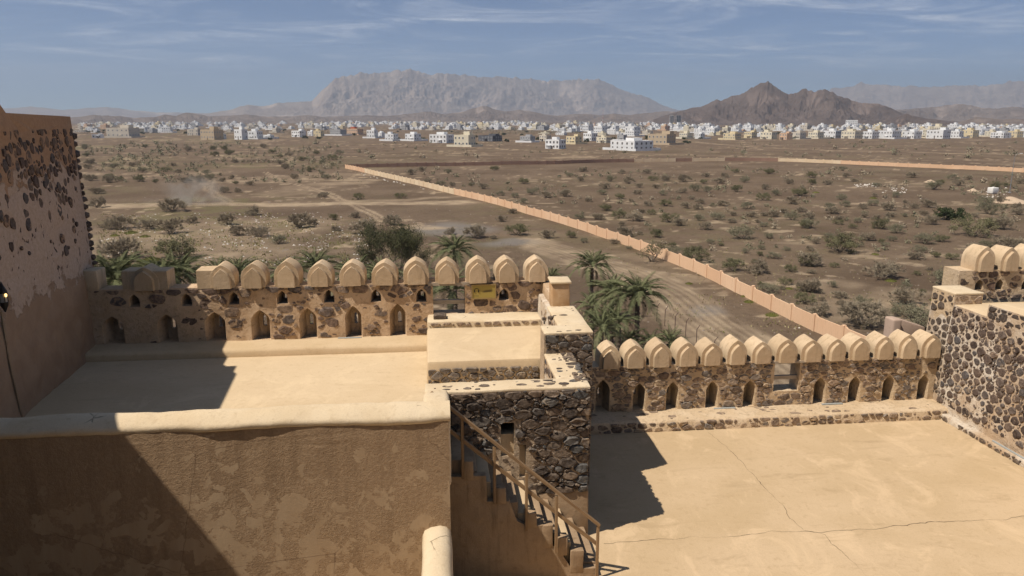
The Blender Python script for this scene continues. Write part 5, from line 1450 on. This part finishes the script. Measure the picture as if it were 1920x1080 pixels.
# the large dark tree
def big_tree():
    r = random.Random(8); p = AtD(738, 462, 112); w = 140*112/F/2
    e = empty('tamarisk_tree', (p[0], p[1], 0), 0, 'large dark green feathery tree behind the upper battlement', 'tree')
    br, fo = MB(), MB(); tips = []
    H = AtD(738, 408, 112)[2]
    def grow(q, d, L, rad, lev):
        pts = [q]; rr = [rad]
        for k in range(3):
            d = (d+Vector((r.gauss(0, .18), r.gauss(0, .18), r.gauss(.04, .1)))).normalized(); q = q+d*L/3; pts.append(q); rr.append(rad*(1-.2*(k+1)))
        br.tube(pts, rr, 5, cap=False)
        if lev == 3: tips.extend(pts[1:]); return
        for _ in range(3): grow(pts[r.choice((2, 3, 3))], (d+Vector((r.gauss(0, .6), r.gauss(0, .6), r.gauss(.1, .3)))).normalized(), L*r.uniform(.62, .85), rad*.58, lev+1)
    for k in range(8):
        a = k*1.26; o_ = (.75, .35)[k > 4]; grow(Vector((.2*math.cos(a), .2*math.sin(a), -.1)), Vector((math.cos(a)*o_, math.sin(a)*o_, .9)).normalized(), H*.40, .16, 0)
    zs = max(q.z for q in tips); xs = max(max(abs(q.x), abs(q.y)) for q in tips)
    kz, kx = H/zs*.98, w/xs*1.0
    for q in tips:
        for _ in range(44):
            c_ = q+Vector((r.gauss(0, .5), r.gauss(0, .5), r.gauss(-.1, .42))); a = Vector((r.gauss(0, 1), r.gauss(0, 1), r.gauss(-.5, 1))).normalized()*r.uniform(.09, .2)
            b = a.cross(Vector((r.gauss(0, 1), r.gauss(0, 1), r.gauss(0, 1)))).normalized()*.05; fo.add([c_-a, c_+b, c_+a, c_-b], [(0, 1, 2, 3)])
    link('trunk', br.mesh('trunk', M_BARK), e, scale=(kx, kx, kz)); link('crown', fo.mesh('crown', M_TAM), e, scale=(kx, kx, kz))
big_tree()

# ------------------------------------------------------------------ the town
def wallpaint(name, c):
    t = NT(name); n = t.noise(t.pos(), 0.35, 4); r = t.rnd()
    return t.color(t.mix(t.m('MULTIPLY', t.ramp(n, .4, .75), .35), c, tuple(x*.78 for x in c)))
PAINT = {'white': wallpaint('white_paint', (0.80, 0.79, 0.77)), 'cream': wallpaint('cream_paint', (0.74, 0.66, 0.50)), 'yellow': wallpaint('yellow_paint', (0.72, 0.60, 0.38)),
         'grey': wallpaint('grey_render', (0.42, 0.41, 0.40)), 'beige': wallpaint('beige_paint', (0.62, 0.55, 0.45)), 'peach': wallpaint('peach_paint', (0.66, 0.45, 0.30)), 'tan': wallpaint('tan_render', (0.52, 0.41, 0.28)), 'dark': wallpaint('dark_render', (0.12, 0.12, 0.13))}
M_PANE = plain('dark_pane', (0.10, 0.10, 0.105), .3, .4)
M_REDROOF = plain('red_roof', (0.45, 0.12, 0.06), .8)
def window_mesh(w, h, key, fm):
    mb = MB(); mb.box(-w/2, w/2, -.02, .10, -h/2, h/2, 1)
    for a in ((-w/2-.1, -w/2, -h/2-.1, h/2+.1), (w/2, w/2+.1, -h/2-.1, h/2+.1), (-w/2, w/2, h/2, h/2+.1), (-w/2-.15, w/2+.15, -h/2-.16, -h/2)):
        mb.box(a[0], a[1], -.10, .06, a[2], a[3], 0)
    return mb.mesh('window', [fm, M_PANE])
WIN = {}
def body(mb, w, d, h, rim=.5, mi=0, x=0, y=0, z=0):
    mb.box(x-w/2, x+w/2, y-d/2, y+d/2, z, z+h, mi)
    for a in ((-w/2, w/2, -d/2, -d/2+.25), (-w/2, w/2, d/2-.25, d/2), (-w/2, -w/2+.25, -d/2+.25, d/2-.25), (w/2-.25, w/2, -d/2+.25, d/2-.25)):
        mb.box(x+a[0], x+a[1], y+a[2], y+a[3], z+h, z+h+rim, mi)
def villa(px0, px1, yt, yb, color, label, rz=-38, comp=None, extra=None, group='villas on the near side of the town', floors=None, red=False):
    xc = (px0+px1)/2; g = G(xc, yb); D = math.hypot(g[0], g[1]); m = D/F
    vis = (px1-px0)*m; a = math.radians(rz); w = vis/(abs(math.cos(a))+.75*abs(math.sin(a))); d = .75*w; H = (yb-yt)*m*.88
    r = random.Random(int(px0*3+yt)); P = PAINT[color]
    view = math.atan2(g[0], g[1])
    e = empty('villa', (g[0], g[1]+d*.4, 0), a-view, label, 'house', group)
    h = H*.74; nfl = floors or (2 if h > 5.2 else 1)
    mb = MB(); body(mb, w, d, h, .55); mb.build('wall', P, e)
    rr = r.uniform(.3, .45); mb = MB(); body(mb, w*rr, d*.45, H-h-.3, .3, 0, w*r.uniform(-.25, .25), d*.18, h+.02); mb.build('stair_room', M_REDROOF if red else P, e)
    fh = h/nfl; ww, wh = min(1.5, w*.11), min(1.6, fh*.48)
    key = (round(ww, 1), round(wh, 1), color)
    if key not in WIN: WIN[key] = window_mesh(key[0], key[1], key, PAINT['white'] if color != 'white' else PAINT['beige'])
    n = max(2, min(5, int(w/3.2)))
    for f in range(nfl):
        for k in range(n):
            if r.random() < .12: continue
            link('window', WIN[key], e, (-w/2+w*(k+.5)/n, -d/2, fh*(f+.55)))
        for s_ in (-1, 1):
            for k in range(max(1, n-1)):
                if r.random() < .25: continue
                o = link('window', WIN[key], e, (s_*w/2, -d/2+d*(k+.5)/max(1, n-1), fh*(f+.55))); o.rotation_euler = (0, 0, s_*math.pi/2)
    mb = MB(); mb.box(-.6, .6, -d/2-.08, -d/2+.05, 0, 2.3); mb.build('door', M_RUST, e)
    if r.random() < .6:                              # porch
        mb = MB(); px_ = w*r.uniform(-.2, .2); mb.box(px_-1.8, px_+1.8, -d/2-2.2, -d/2-.003, 2.7, 3.0)
        for sx in (-1.6, 1.6): mb.box(px_+sx-.18, px_+sx+.18, -d/2-2.1, -d/2-1.75, 0, 2.7)
        mb.build('porch', P, e)
    if comp is None: comp = r.random() < .5
    if comp:
        cw, cd, t_ = w*.5+r.uniform(3, 7), d*.5+r.uniform(3, 6), .2; hh = 1.9
        for a_ in ((-cw, cw, -cd, -cd+t_), (-cw, cw, cd-t_, cd), (-cw, -cw+t_, -cd+t_, cd-t_), (cw-t_, cw, -cd+t_, cd-t_)):
            mb = MB(); mb.box(a_[0], a_[1], a_[2], a_[3], -.1, hh); mb.build('compound_wall', PAINT['white'] if color in ('white', 'grey') else P, e)
    return e
V = [(173, 190, 251, 259, 'white', 'small lone white hut on the plain nearest the shaded tower', 0, False), (202, 251, 235, 258, 'beige', 'large beige block house beside the lone white hut'), (352, 376, 239, 254, 'beige', 'beige house between scrub and the bay-fronted villa'),
     (377, 414, 237, 262, 'tan', 'tan villa with shaded side walls, first of the near row'), (397, 421, 249, 261, 'white', 'low white house against the tan villa'), (440, 462, 236, 262, 'white', 'tall white villa with a high stair room by the tan villa'),
     (462, 490, 241, 261, 'white', 'white terraced villa joined to the tall white one'), (494, 512, 251, 260, 'white', 'low white walled yard house after the terraced villa'), (547, 572, 241, 257, 'white', 'square white villa before the yellow house'),
     (577, 590, 243, 255, 'white', 'narrow white house tight against the yellow house'), (588, 607, 241, 256, 'yellow', 'small yellow house in the near row'), (619, 648, 239, 254, 'grey', 'grey-white villa before the orange house'),
     (651, 680, 237, 253, 'peach', 'orange-toned house with a brick-red stair room', -38, True, None), (688, 708, 238, 259, 'white', 'white house with tower-like stair room beyond the orange house'), (707, 722, 245, 258, 'white', 'small white house in the cluster beyond the orange house'),
     (722, 746, 246, 264, 'white', 'white house with dark door openings in the middle cluster'), (760, 789, 246, 264, 'white', 'white house with a fence wall beside the big white villa'), (806, 851, 246, 268, 'white', 'big white two-storey villa with long compound wall'),
     (852, 892, 244, 275, 'cream', 'tall cream villa standing right beside the big white villa'), (898, 942, 250, 265, 'dark', 'dark flat house behind the tall cream villa'), (976, 1004, 251, 267, 'grey', 'plain grey house on open ground past the dark house'),
     (1012, 1034, 249, 265, 'beige', 'beige house just before the white cubic villa'), (1024, 1062, 255, 279, 'white', 'white cubic villa close to the far field wall'), (1063, 1092, 250, 270, 'yellow', 'yellow villa behind the white cubic villa'),
     (1095, 1121, 244, 264, 'white', 'bright white villa between yellow and cream houses'), (1120, 1148, 253, 268, 'cream', 'cream bungalow past the bright white villa'), (1158, 1176, 249, 264, 'grey', 'grey house behind the long white villa'),
     (1150, 1228, 257, 282, 'white', 'long low white villa nearest to the far field wall'), (1219, 1269, 244, 271, 'tan', 'unfinished tan block building with stepped top'), (1276, 1300, 245, 260, 'cream', 'cream house just past the tan block building'),
     (1303, 1322, 247, 260, 'white', 'white house second past the tan block building'), (1360, 1390, 246, 262, 'yellow', 'yellow house with arched wall on the far row'), (1398, 1420, 244, 259, 'yellow', 'pale yellow house next along the far row'),
     (1430, 1458, 243, 261, 'cream', 'cream double house before the peach ones'), (1465, 1486, 246, 262, 'peach', 'peach house with red-brown side in the far row'), (1488, 1512, 244, 261, 'beige', 'beige stepped house after the peach one'),
     (1520, 1545, 244, 260, 'cream', 'cream house with a shop front in the far row'), (1550, 1580, 241, 259, 'white', 'white house below the white hotel block'), (1585, 1618, 242, 260, 'cream', 'cream long house right below the hotel block'),
     (1622, 1648, 243, 260, 'white', 'white house first past the hotel block'), (1655, 1690, 241, 260, 'white', 'wide white house midway to the domed compound'), (1700, 1728, 243, 260, 'white', 'white house with trees along its wall'),
     (1748, 1782, 240, 260, 'white', 'white two-storey house before the cream apartment house'), (1752, 1775, 233, 252, 'cream', 'cream apartment house rising behind the white row'), (1788, 1806, 243, 259, 'white', 'white house with walled court near the yellow pair'),
     (1812, 1835, 241, 258, 'yellow', 'bright yellow house of the outer pair'), (1868, 1895, 247, 259, 'white', 'white house before the outermost yellow house'), (1898, 1918, 244, 258, 'yellow', 'outermost yellow house at the edge of town')]
for q in V:
    villa(q[0], q[1], q[2], q[3], q[4], q[5], q[6] if len(q) > 6 else -38+random.Random(q[0]).uniform(-10, 8), q[7] if len(q) > 7 else None, red='brick-red' in q[5])
# far rows: one mesh each, built from a few house types
def far_house(seed):
    r = random.Random(seed); mb = MB(); w, d, h = r.uniform(10, 15), r.uniform(9, 13), r.choice((4.2, 7.4, 7.8, 7.6))
    body(mb, w, d, h, .6); body(mb, w*.34, d*.42, 2.8, .35, 0, w*r.uniform(-.3, .3), d*r.uniform(-.25, .28), h+.02)
    if r.random() < .6: body(mb, w*.5, d*.6, h*.55, .5, 0, w*.62, -d*.12, 0)
    if r.random() < .4:
        x = r.uniform(-.3, .3)*w; mb.tube([(x, 0, h), (x, 0, h+1.9)], .65, 6)     # roof tank
    n = r.choice((3, 4))
    for f in range(2 if h > 6 else 1):
        for k in range(n):
            x = -w/2+w*(k+.5)/n; z = 1.4+3.5*f
            mb.box(x-.6, x+.6, -d/2-.04, -d/2+.1, z, z+1.5, 1)
        for s_ in (-1, 1):
            for k in range(2):
                y = -d/2+d*(k+.5)/2; z = 1.4+3.5*f; x = s_*w/2
                mb.box(x-.05, x+.05, y-.6, y+.6, z, z+1.5, 1)
    cw, cd = w*.5+r.uniform(3, 7), d*.5+r.uniform(3, 6)
    if r.random() < .5: return mb
    mb.box(-cw, cw, -cd, -cd+.2, 0, 2.0); mb.box(-cw, -cw+.2, -cd+.2, cd, 0, 2.0); mb.box(cw-.2, cw, -cd+.2, cd, 0, 2.0)
    return mb
FH = [far_house(300+k) for k in range(14)]; FHM = {}
BANDS = [((150, 660), (226, 250), 360, 'beyond the near row on the lantern side'), ((600, 1010), (229, 244), 320, 'in the dense middle of town under the dark hills'), ((1000, 1290), (231, 256), 150, 'around the unfinished tan building and the mast'), ((1270, 1925), (239, 259), 240, 'in the row at the foot of the twin-peaked hill')]
rng = random.Random(17); hs = []
for (xa, xb), (ya, yb), n, zone in BANDS:
    made = tries = 0
    while made < n and tries < 9000:
        tries += 1
        px, py = rng.uniform(xa, xb), ya+(yb-ya)*rng.random()**1.3
        if xa == 150 and py > 243 and rng.random() < .7: continue
        if xa == 1000 and py > 245 and rng.random() < .55: continue
        if 1280 < px < 1480 and py > 256: continue
        if fbm(np.array([px/42.]), np.array([py/5.]), 3, 3)[0] < .35: continue
        sz = 11*F/(C/((py-HY)/F))
        if any(abs(px-q[0]) < sz*.62 and abs(py-q[1]) < max(1.1, sz*.14) for q in hs): continue
        if any(v[0]-4 < px < v[1]+4 and py > v[2]+3 for v in V): continue
        hs.append((px, py, zone)); made += 1
hs.sort(key=lambda q: -q[1])
COLS = ('white',)*14 + ('cream', 'cream', 'cream', 'cream', 'yellow', 'grey', 'grey', 'beige', 'beige', 'peach')
CWORD = {'white': 'white', 'cream': 'cream', 'yellow': 'yellow', 'grey': 'grey', 'beige': 'beige', 'peach': 'peach-coloured'}
rest_, keepers = MB(), []
rest_cols = ['white', 'cream', 'yellow', 'grey', 'beige', 'peach']
for i, (px, py, zone) in enumerate(hs):
    c_ = rng.choice(COLS); k = rng.randrange(14); g = G(px, py); s = rng.choice((.6, .75, .85, .95, 1.05, 1.3))*rng.uniform(.9, 1.1); rz = math.radians(-38+rng.choice((0, 0, 12, -12))+rng.uniform(-5, 5))-math.atan2(g[0], g[1])
    if i < 240: keepers.append((px, py, zone, c_, k, g, s, rz))
    else:
        R = Matrix.LocRotScale(Vector((g[0], g[1], 0)), Matrix.Rotation(rz, 3, 'Z').to_quaternion(), Vector((s, s, s)))
        src = FH[k]; b0 = len(rest_.v)
        rest_.v += [tuple(R @ Vector(v)) for v in src.v]; rest_.f += [tuple(x+b0 for x in f) for f in src.f]
        rest_.m += [(6 if m_ else rest_cols.index(c_)) for m_ in src.m]
if rest_.v: tag(rest_.build('distant_town', [PAINT[c_] for c_ in rest_cols]+[M_PANE]), 'mass of white and cream houses in the farthest rows of town', None, None, 'stuff')
byz = {}
for q in sorted(keepers): byz.setdefault((q[2], q[3], int(q[1] < 249)+int(q[1] < 242)), []).append(q)
for (zone, c_, b_), qs in byz.items():
    for i, (px, py, _z, _c, k, g, s, rz) in enumerate(qs):
        if (k, c_) not in FHM: FHM[(k, c_)] = FH[k].mesh('flat_roofed_house', [PAINT[c_], M_PANE])
        tag(link('flat_roofed_house', FHM[(k, c_)], None, (g[0], g[1], 0), rz, (s, s, s*(.75+.5*((i*37) % 10)/10))), f"{ORD[i]} {CWORD[c_]} {('front-row', 'middle-row', 'back-row')[b_]} house {zone}", 'house', 'flat-roofed houses ' + zone)
# dark trees between the houses
tr = []
for _ in range(100):
    px, py = rng.uniform(160, 1910), rng.uniform(233, 264)
    if py > 262 and px > 1280: continue
    tr.append((px, py))
tr += [(1110, 262), (1100, 266), (1180, 262), (1213, 258), (1222, 262), (1285, 268), (1292, 269), (950, 266), (1010, 262), (890, 272), (862, 271), (175, 247), (185, 249), (195, 246), (166, 248), (1735, 258), (1755, 257), (1640, 258), (1570, 258), (1600, 259)]
for i, (px, py) in enumerate(sorted(tr)):
    br, fo, al, zmax, xm = variant('green', i % 4); g = G(px, py); s = rng.uniform(2.2, 4.2)/xm
    tag(link('garden_tree', al, None, (g[0], g[1], 0), i, (s, s, s*rng.uniform(.9, 1.3))), f"{ORD[i % 40]} dark garden tree of the {('lantern-side', 'middle', 'tower-side')[i // 40]} third of town", 'tree', 'garden trees in the town')
# unfinished tower pair, hotel, mast
g = G(1259, 236); m = math.hypot(g[0], g[1])/F
for (xa, xb, nm, c_) in ((1254, 1264.5, 'pale half of the unfinished tower pair on the skyline', 'grey'), (1266, 1278, 'dark half of the unfinished tower pair on the skyline', 'dark')):
    a, b = G(xa, 236), G(xb, 236); W = (b[0]-a[0])*.86; H = 18*m
    e = empty('unfinished_tower', ((a[0]+b[0])/2, a[1], 0), -.1, nm, 'building', 'unfinished tower pair')
    mb = MB(); mb.box(-W*.3, W*.3, -W*.25, W*.3, 0, H+1.2); mb.build('core', PAINT[c_], e)
    nf = 7
    for f in range(nf+1):
        mb = MB(); mb.box(-W/2, W/2, -W*.42, W*.42, H*f/nf-.5, H*f/nf); mb.build('floor_slab', PAINT['beige' if c_ == 'grey' else 'grey'], e)
    for ix in range(4):
        for iy in (-1, 1):
            x = -W/2+.6+(W-1.2)*ix/3; mb = MB(); mb.box(x-.45, x+.45, iy*W*.37-.45, iy*W*.37+.45, 0, H-.51); mb.build('column', PAINT['grey'], e)
g = G(1601, 243); m = math.hypot(g[0], g[1])/F; W, H = 24*m*.78, 15*m
e = empty('hotel_block', (g[0], g[1]+12, 0), math.radians(-30), 'tall white hotel block with rows of windows below the twin-peaked hill', 'building')
mb = MB(); body(mb, W, W*.5, H, .8); mb.build('wall', PAINT['white'], e)
hw = window_mesh(1.6, 1.5, 'h', PAINT['beige'])
for f in range(5):
    for k in range(7): link('window', hw, e, (-W/2+W*(k+.5)/7, -W*.25, H*(f+.6)/5.4))
g = G(1130, 234); m = math.hypot(g[0], g[1])/F; H = 27*m
e = empty('radio_mast', (g[0], g[1], 0), 0, 'slender red and white lattice mast above the middle of town', 'mast')
M_RED, M_WH = plain('mast_red', (.5, .08, .05)), plain('mast_white', (.80, .77, .71))
for k in range(8):
    mb = MB(); z0, z1 = H*k/8, H*(k+1)/8; r0, r1 = 1.5*(1-k/9.5), 1.5*(1-(k+1)/9.5)
    for q in range(3):
        a0, a1 = q*2.094, (q+1)*2.094
        mb.tube([(r0*math.cos(a0), r0*math.sin(a0), z0), (r1*math.cos(a0), r1*math.sin(a0), z1)], .22, 4)
        mb.tube([(r0*math.cos(a0), r0*math.sin(a0), z0), (r1*math.cos(a1), r1*math.sin(a1), z1)], .12, 3)
    mb.build('lattice_section', M_RED if k % 2 else M_WH, e)
# ------------------------------------------------------------------ small things on the plain
g = G(1893, 361); m = math.hypot(g[0], g[1], C)/F
e = empty('street_lamp', (g[0], g[1], gz(g[0], g[1])), -.1, 'tall single-arm street lamp beside the sand heap in the walled field', 'street lamp')
H = 60*m
mb = MB(); mb.tube([(0, 0, -.1), (0, 0, H*.9)], [.13, .07], 8); mb.build('pole', M_STEEL, e, smooth=50)
mb = MB(); mb.tube([(0, 0, H*.895), (.15, 0, H*.95), (.7, 0, H*.985), (1.7, 0, H)], .05, 6); mb.build('arm', M_STEEL, e, smooth=50)
mb = MB(); mb.add(*_soft(1.6, 2.5, -.16, .16, H-.06, H+.10, .05)); mb.build('lamp_head', M_WH, e)
mb = MB(); mb.box(-.35, .35, -.35, .35, -.1, .25); mb.build('foot', PAINT['grey'], e)
g = G(1861, 363); m = math.hypot(g[0], g[1], C)/F; W = 12.5*m
e = empty('water_tank', (g[0], g[1], gz(g[0], g[1])), .2, 'white boxy water tank standing in the walled field near the lamp', 'tank')
o = link('tank_body', rbox_mesh('tank_body', -W/2, W/2, -W*.4, W*.4, .15, W*.78, M_WH, bev=.18, jit=.01, seg=.8), e)
mb = MB(); mb.tube([(0, 0, W*.76), (0, 0, W*.86)], .35, 10); mb.build('lid', M_WH, e)
for sx in (-1, 1):
    mb = MB(); mb.box(sx*W*.3-.12, sx*W*.3+.12, -W*.42, W*.42, -.1, .155); mb.build('skid', M_RUST, e)
M_SANDP = plain('heaped_sand', (0.56, 0.42, 0.29), 1, 0)
for (px, py, w, k, lab) in ((1745, 342, 26, .16, 'small pale sand heap alone in the middle of the walled field'), (1793, 331, 11, .25, 'tiny sand heap between the shrubs toward the lamp'), (1824, 358, 22, .2, 'low sand heap beside the white water tank'), (1893, 379, 66, .13, 'broad pale sand heap in front of the street lamp')):
    g = G(px, py); W = w*math.hypot(g[0], g[1], C)/F; n, q = 12, 26; X = np.zeros((n, q)); Y = X.copy(); Z = X.copy()
    for i in range(n):
        for j in range(q):
            a, r_ = 2*math.pi*j/q, i/(n-1); rr = r_*W/2*(1+.22*nz((math.cos(a)*1.5+px, math.sin(a)*1.5, 0)))
            X[i, j], Y[i, j] = rr*math.cos(a), rr*math.sin(a)*.9; Z[i, j] = W*k*max(0, (1-r_)**1.1)*(1+.35*nz((X[i, j]*.9+px, Y[i, j]*.9, 0)))-.25*r_
    tag(link('sand_heap', grid_mesh('sand_heap', X, Y, Z, M_SANDP, True, None, True), None, (g[0], g[1], gz(g[0], g[1])+.05)), lab, 'sand heap', 'sand heaps in the walled field')
rng = random.Random(91); mb = MB()
for _ in range(150):
    px, py = rng.choice(((rng.uniform(1600, 1645), rng.uniform(344, 351)), (rng.uniform(1655, 1700), rng.uniform(352, 363)), (rng.uniform(1840, 1890), rng.uniform(352, 372)), (rng.uniform(660, 800), wall_y(730)+rng.uniform(-8, 20))))
    if px < 900: py = wall_y(px)+rng.uniform(2, 6)
    g = Vector(G(px, py)); s = rng.uniform(.2, .65); g.z = gz(g.x, g.y)-.05
    vs_ = [g+Vector((math.cos(a)*s*rng.uniform(.6, 1.2), math.sin(a)*s*rng.uniform(.6, 1.2), 0)) for a in (0, 1.3, 2.5, 3.8, 5.0)]
    mb.add(vs_+[g+Vector((rng.gauss(0, .25)*s, rng.gauss(0, .25)*s, s*rng.uniform(.4, .9)))], [(k, (k+1) % 5, 5) for k in range(5)])
tag(mb.build('rubble', M_ROCKW), 'scattered pale building rubble in the field', None, None, 'stuff')
# fence posts with bent heads outside the fort
for i, (px, py, ht) in enumerate(((1231, 603, 34), (1246, 612, 38), (1265, 624, 38), (1285, 634, 38), (1305, 648, 38), (1338, 672, 40))):
    g = G(px, py); m = math.hypot(g[0], g[1], C)/F; H = ht*m*.82
    e = empty('fence_post', (g[0], g[1], gz(g[0], g[1])), .1, f"{ORD[i]} rusty fence post with a bent head from the palms", 'fence post', 'bent-headed fence posts by the sandy road')
    mb = MB(); mb.tube([(0, 0, -.1), (0, 0, H)], .045, 5); mb.build('upright', M_RUST, e)
    mb = MB(); mb.tube([(0, 0, H-.02), (.34, 0, H+.42)], .04, 5); mb.build('bent_head', M_RUST, e)
# ------------------------------------------------------------------ air
mb = MB(); mb.box(-17600, 17600, -17600, 17600, -14.0, 1010)
m_ = bpy.data.materials.new('thin_haze'); m_.use_nodes = True; nt = m_.node_tree; nt.nodes.clear()
o_ = nt.nodes.new('ShaderNodeOutputMaterial'); pv = nt.nodes.new('ShaderNodeVolumePrincipled')
pv.inputs['Color'].default_value = (0.69, 0.80, 0.96, 1); pv.inputs['Density'].default_value = 9.0e-5; pv.inputs['Anisotropy'].default_value = 0.15
nt.links.new(pv.outputs[0], o_.inputs['Volume'])
tag(mb.build('haze', m_), 'thin haze over the plain and the mountains', None, None, 'stuff')

# dust thrown up behind a bush on the sandy track
g = G(330, 392); m = math.hypot(g[0], g[1], C)/F; W, Hh = 210*m, 70*m
bm = bmesh.new(); bmesh.ops.create_icosphere(bm, subdivisions=3, radius=1.0)
for v in bm.verts:
    v.co = Vector((v.co.x*W/2, v.co.y*6.0, v.co.z*Hh/2)) * (1+.15*nz(v.co, 1.7))
me = bpy.data.meshes.new('dust_cloud'); bm.to_mesh(me); bm.free()
m_ = bpy.data.materials.new('airborne_dust'); m_.use_nodes = True; nt = m_.node_tree; nt.nodes.clear()
o_ = nt.nodes.new('ShaderNodeOutputMaterial'); pv = nt.nodes.new('ShaderNodeVolumePrincipled')
pv.inputs['Color'].default_value = (0.93, 0.86, 0.76, 1)
tc = nt.nodes.new('ShaderNodeTexCoord'); ns = nt.nodes.new('ShaderNodeTexNoise'); ns.inputs['Scale'].default_value = 0.22; ns.inputs['Detail'].default_value = 4; ns.inputs['Distortion'].default_value = .6
nt.links.new(tc.outputs['Object'], ns.inputs['Vector'])
sp_ = nt.nodes.new('ShaderNodeSeparateXYZ'); nt.links.new(tc.outputs['Object'], sp_.inputs[0])
def mm(op, a, b=0.0, clamp=False):
    n = nt.nodes.new('ShaderNodeMath'); n.operation = op; n.use_clamp = clamp
    for i, v in enumerate((a, b)):
        if isinstance(v, (int, float)): n.inputs[i].default_value = v
        else: nt.links.new(v, n.inputs[i])
    return n.outputs[0]
xx = mm('DIVIDE', sp_.outputs['X'], W/2); zz_ = mm('DIVIDE', sp_.outputs['Z'], Hh/2)
core = mm('SUBTRACT', 1.0, mm('ADD', mm('MULTIPLY', mm('MULTIPLY', xx, xx), 3.0), mm('MULTIPLY', mm('MULTIPLY', zz_, zz_), 1.3)), True)
low_ = mm('SUBTRACT', 1.0, mm('ADD', mm('MULTIPLY', xx, xx), mm('MULTIPLY', mm('ADD', zz_, .55), mm('MULTIPLY', mm('ADD', zz_, .55), 9.0))), True)
den = mm('MULTIPLY', mm('ADD', core, mm('MULTIPLY', low_, .6)), mm('MULTIPLY', mm('SUBTRACT', ns.outputs['Fac'], .44), 4.0, True))
nt.links.new(mm('MULTIPLY', den, .12), pv.inputs['Density']); nt.links.new(pv.outputs[0], o_.inputs['Volume'])
me.materials.append(m_)
tag(link('dust_cloud', me, None, (g[0]+2, g[1]+8, Hh*.38)), 'drifting dust over the sandy track', None, None, 'stuff')
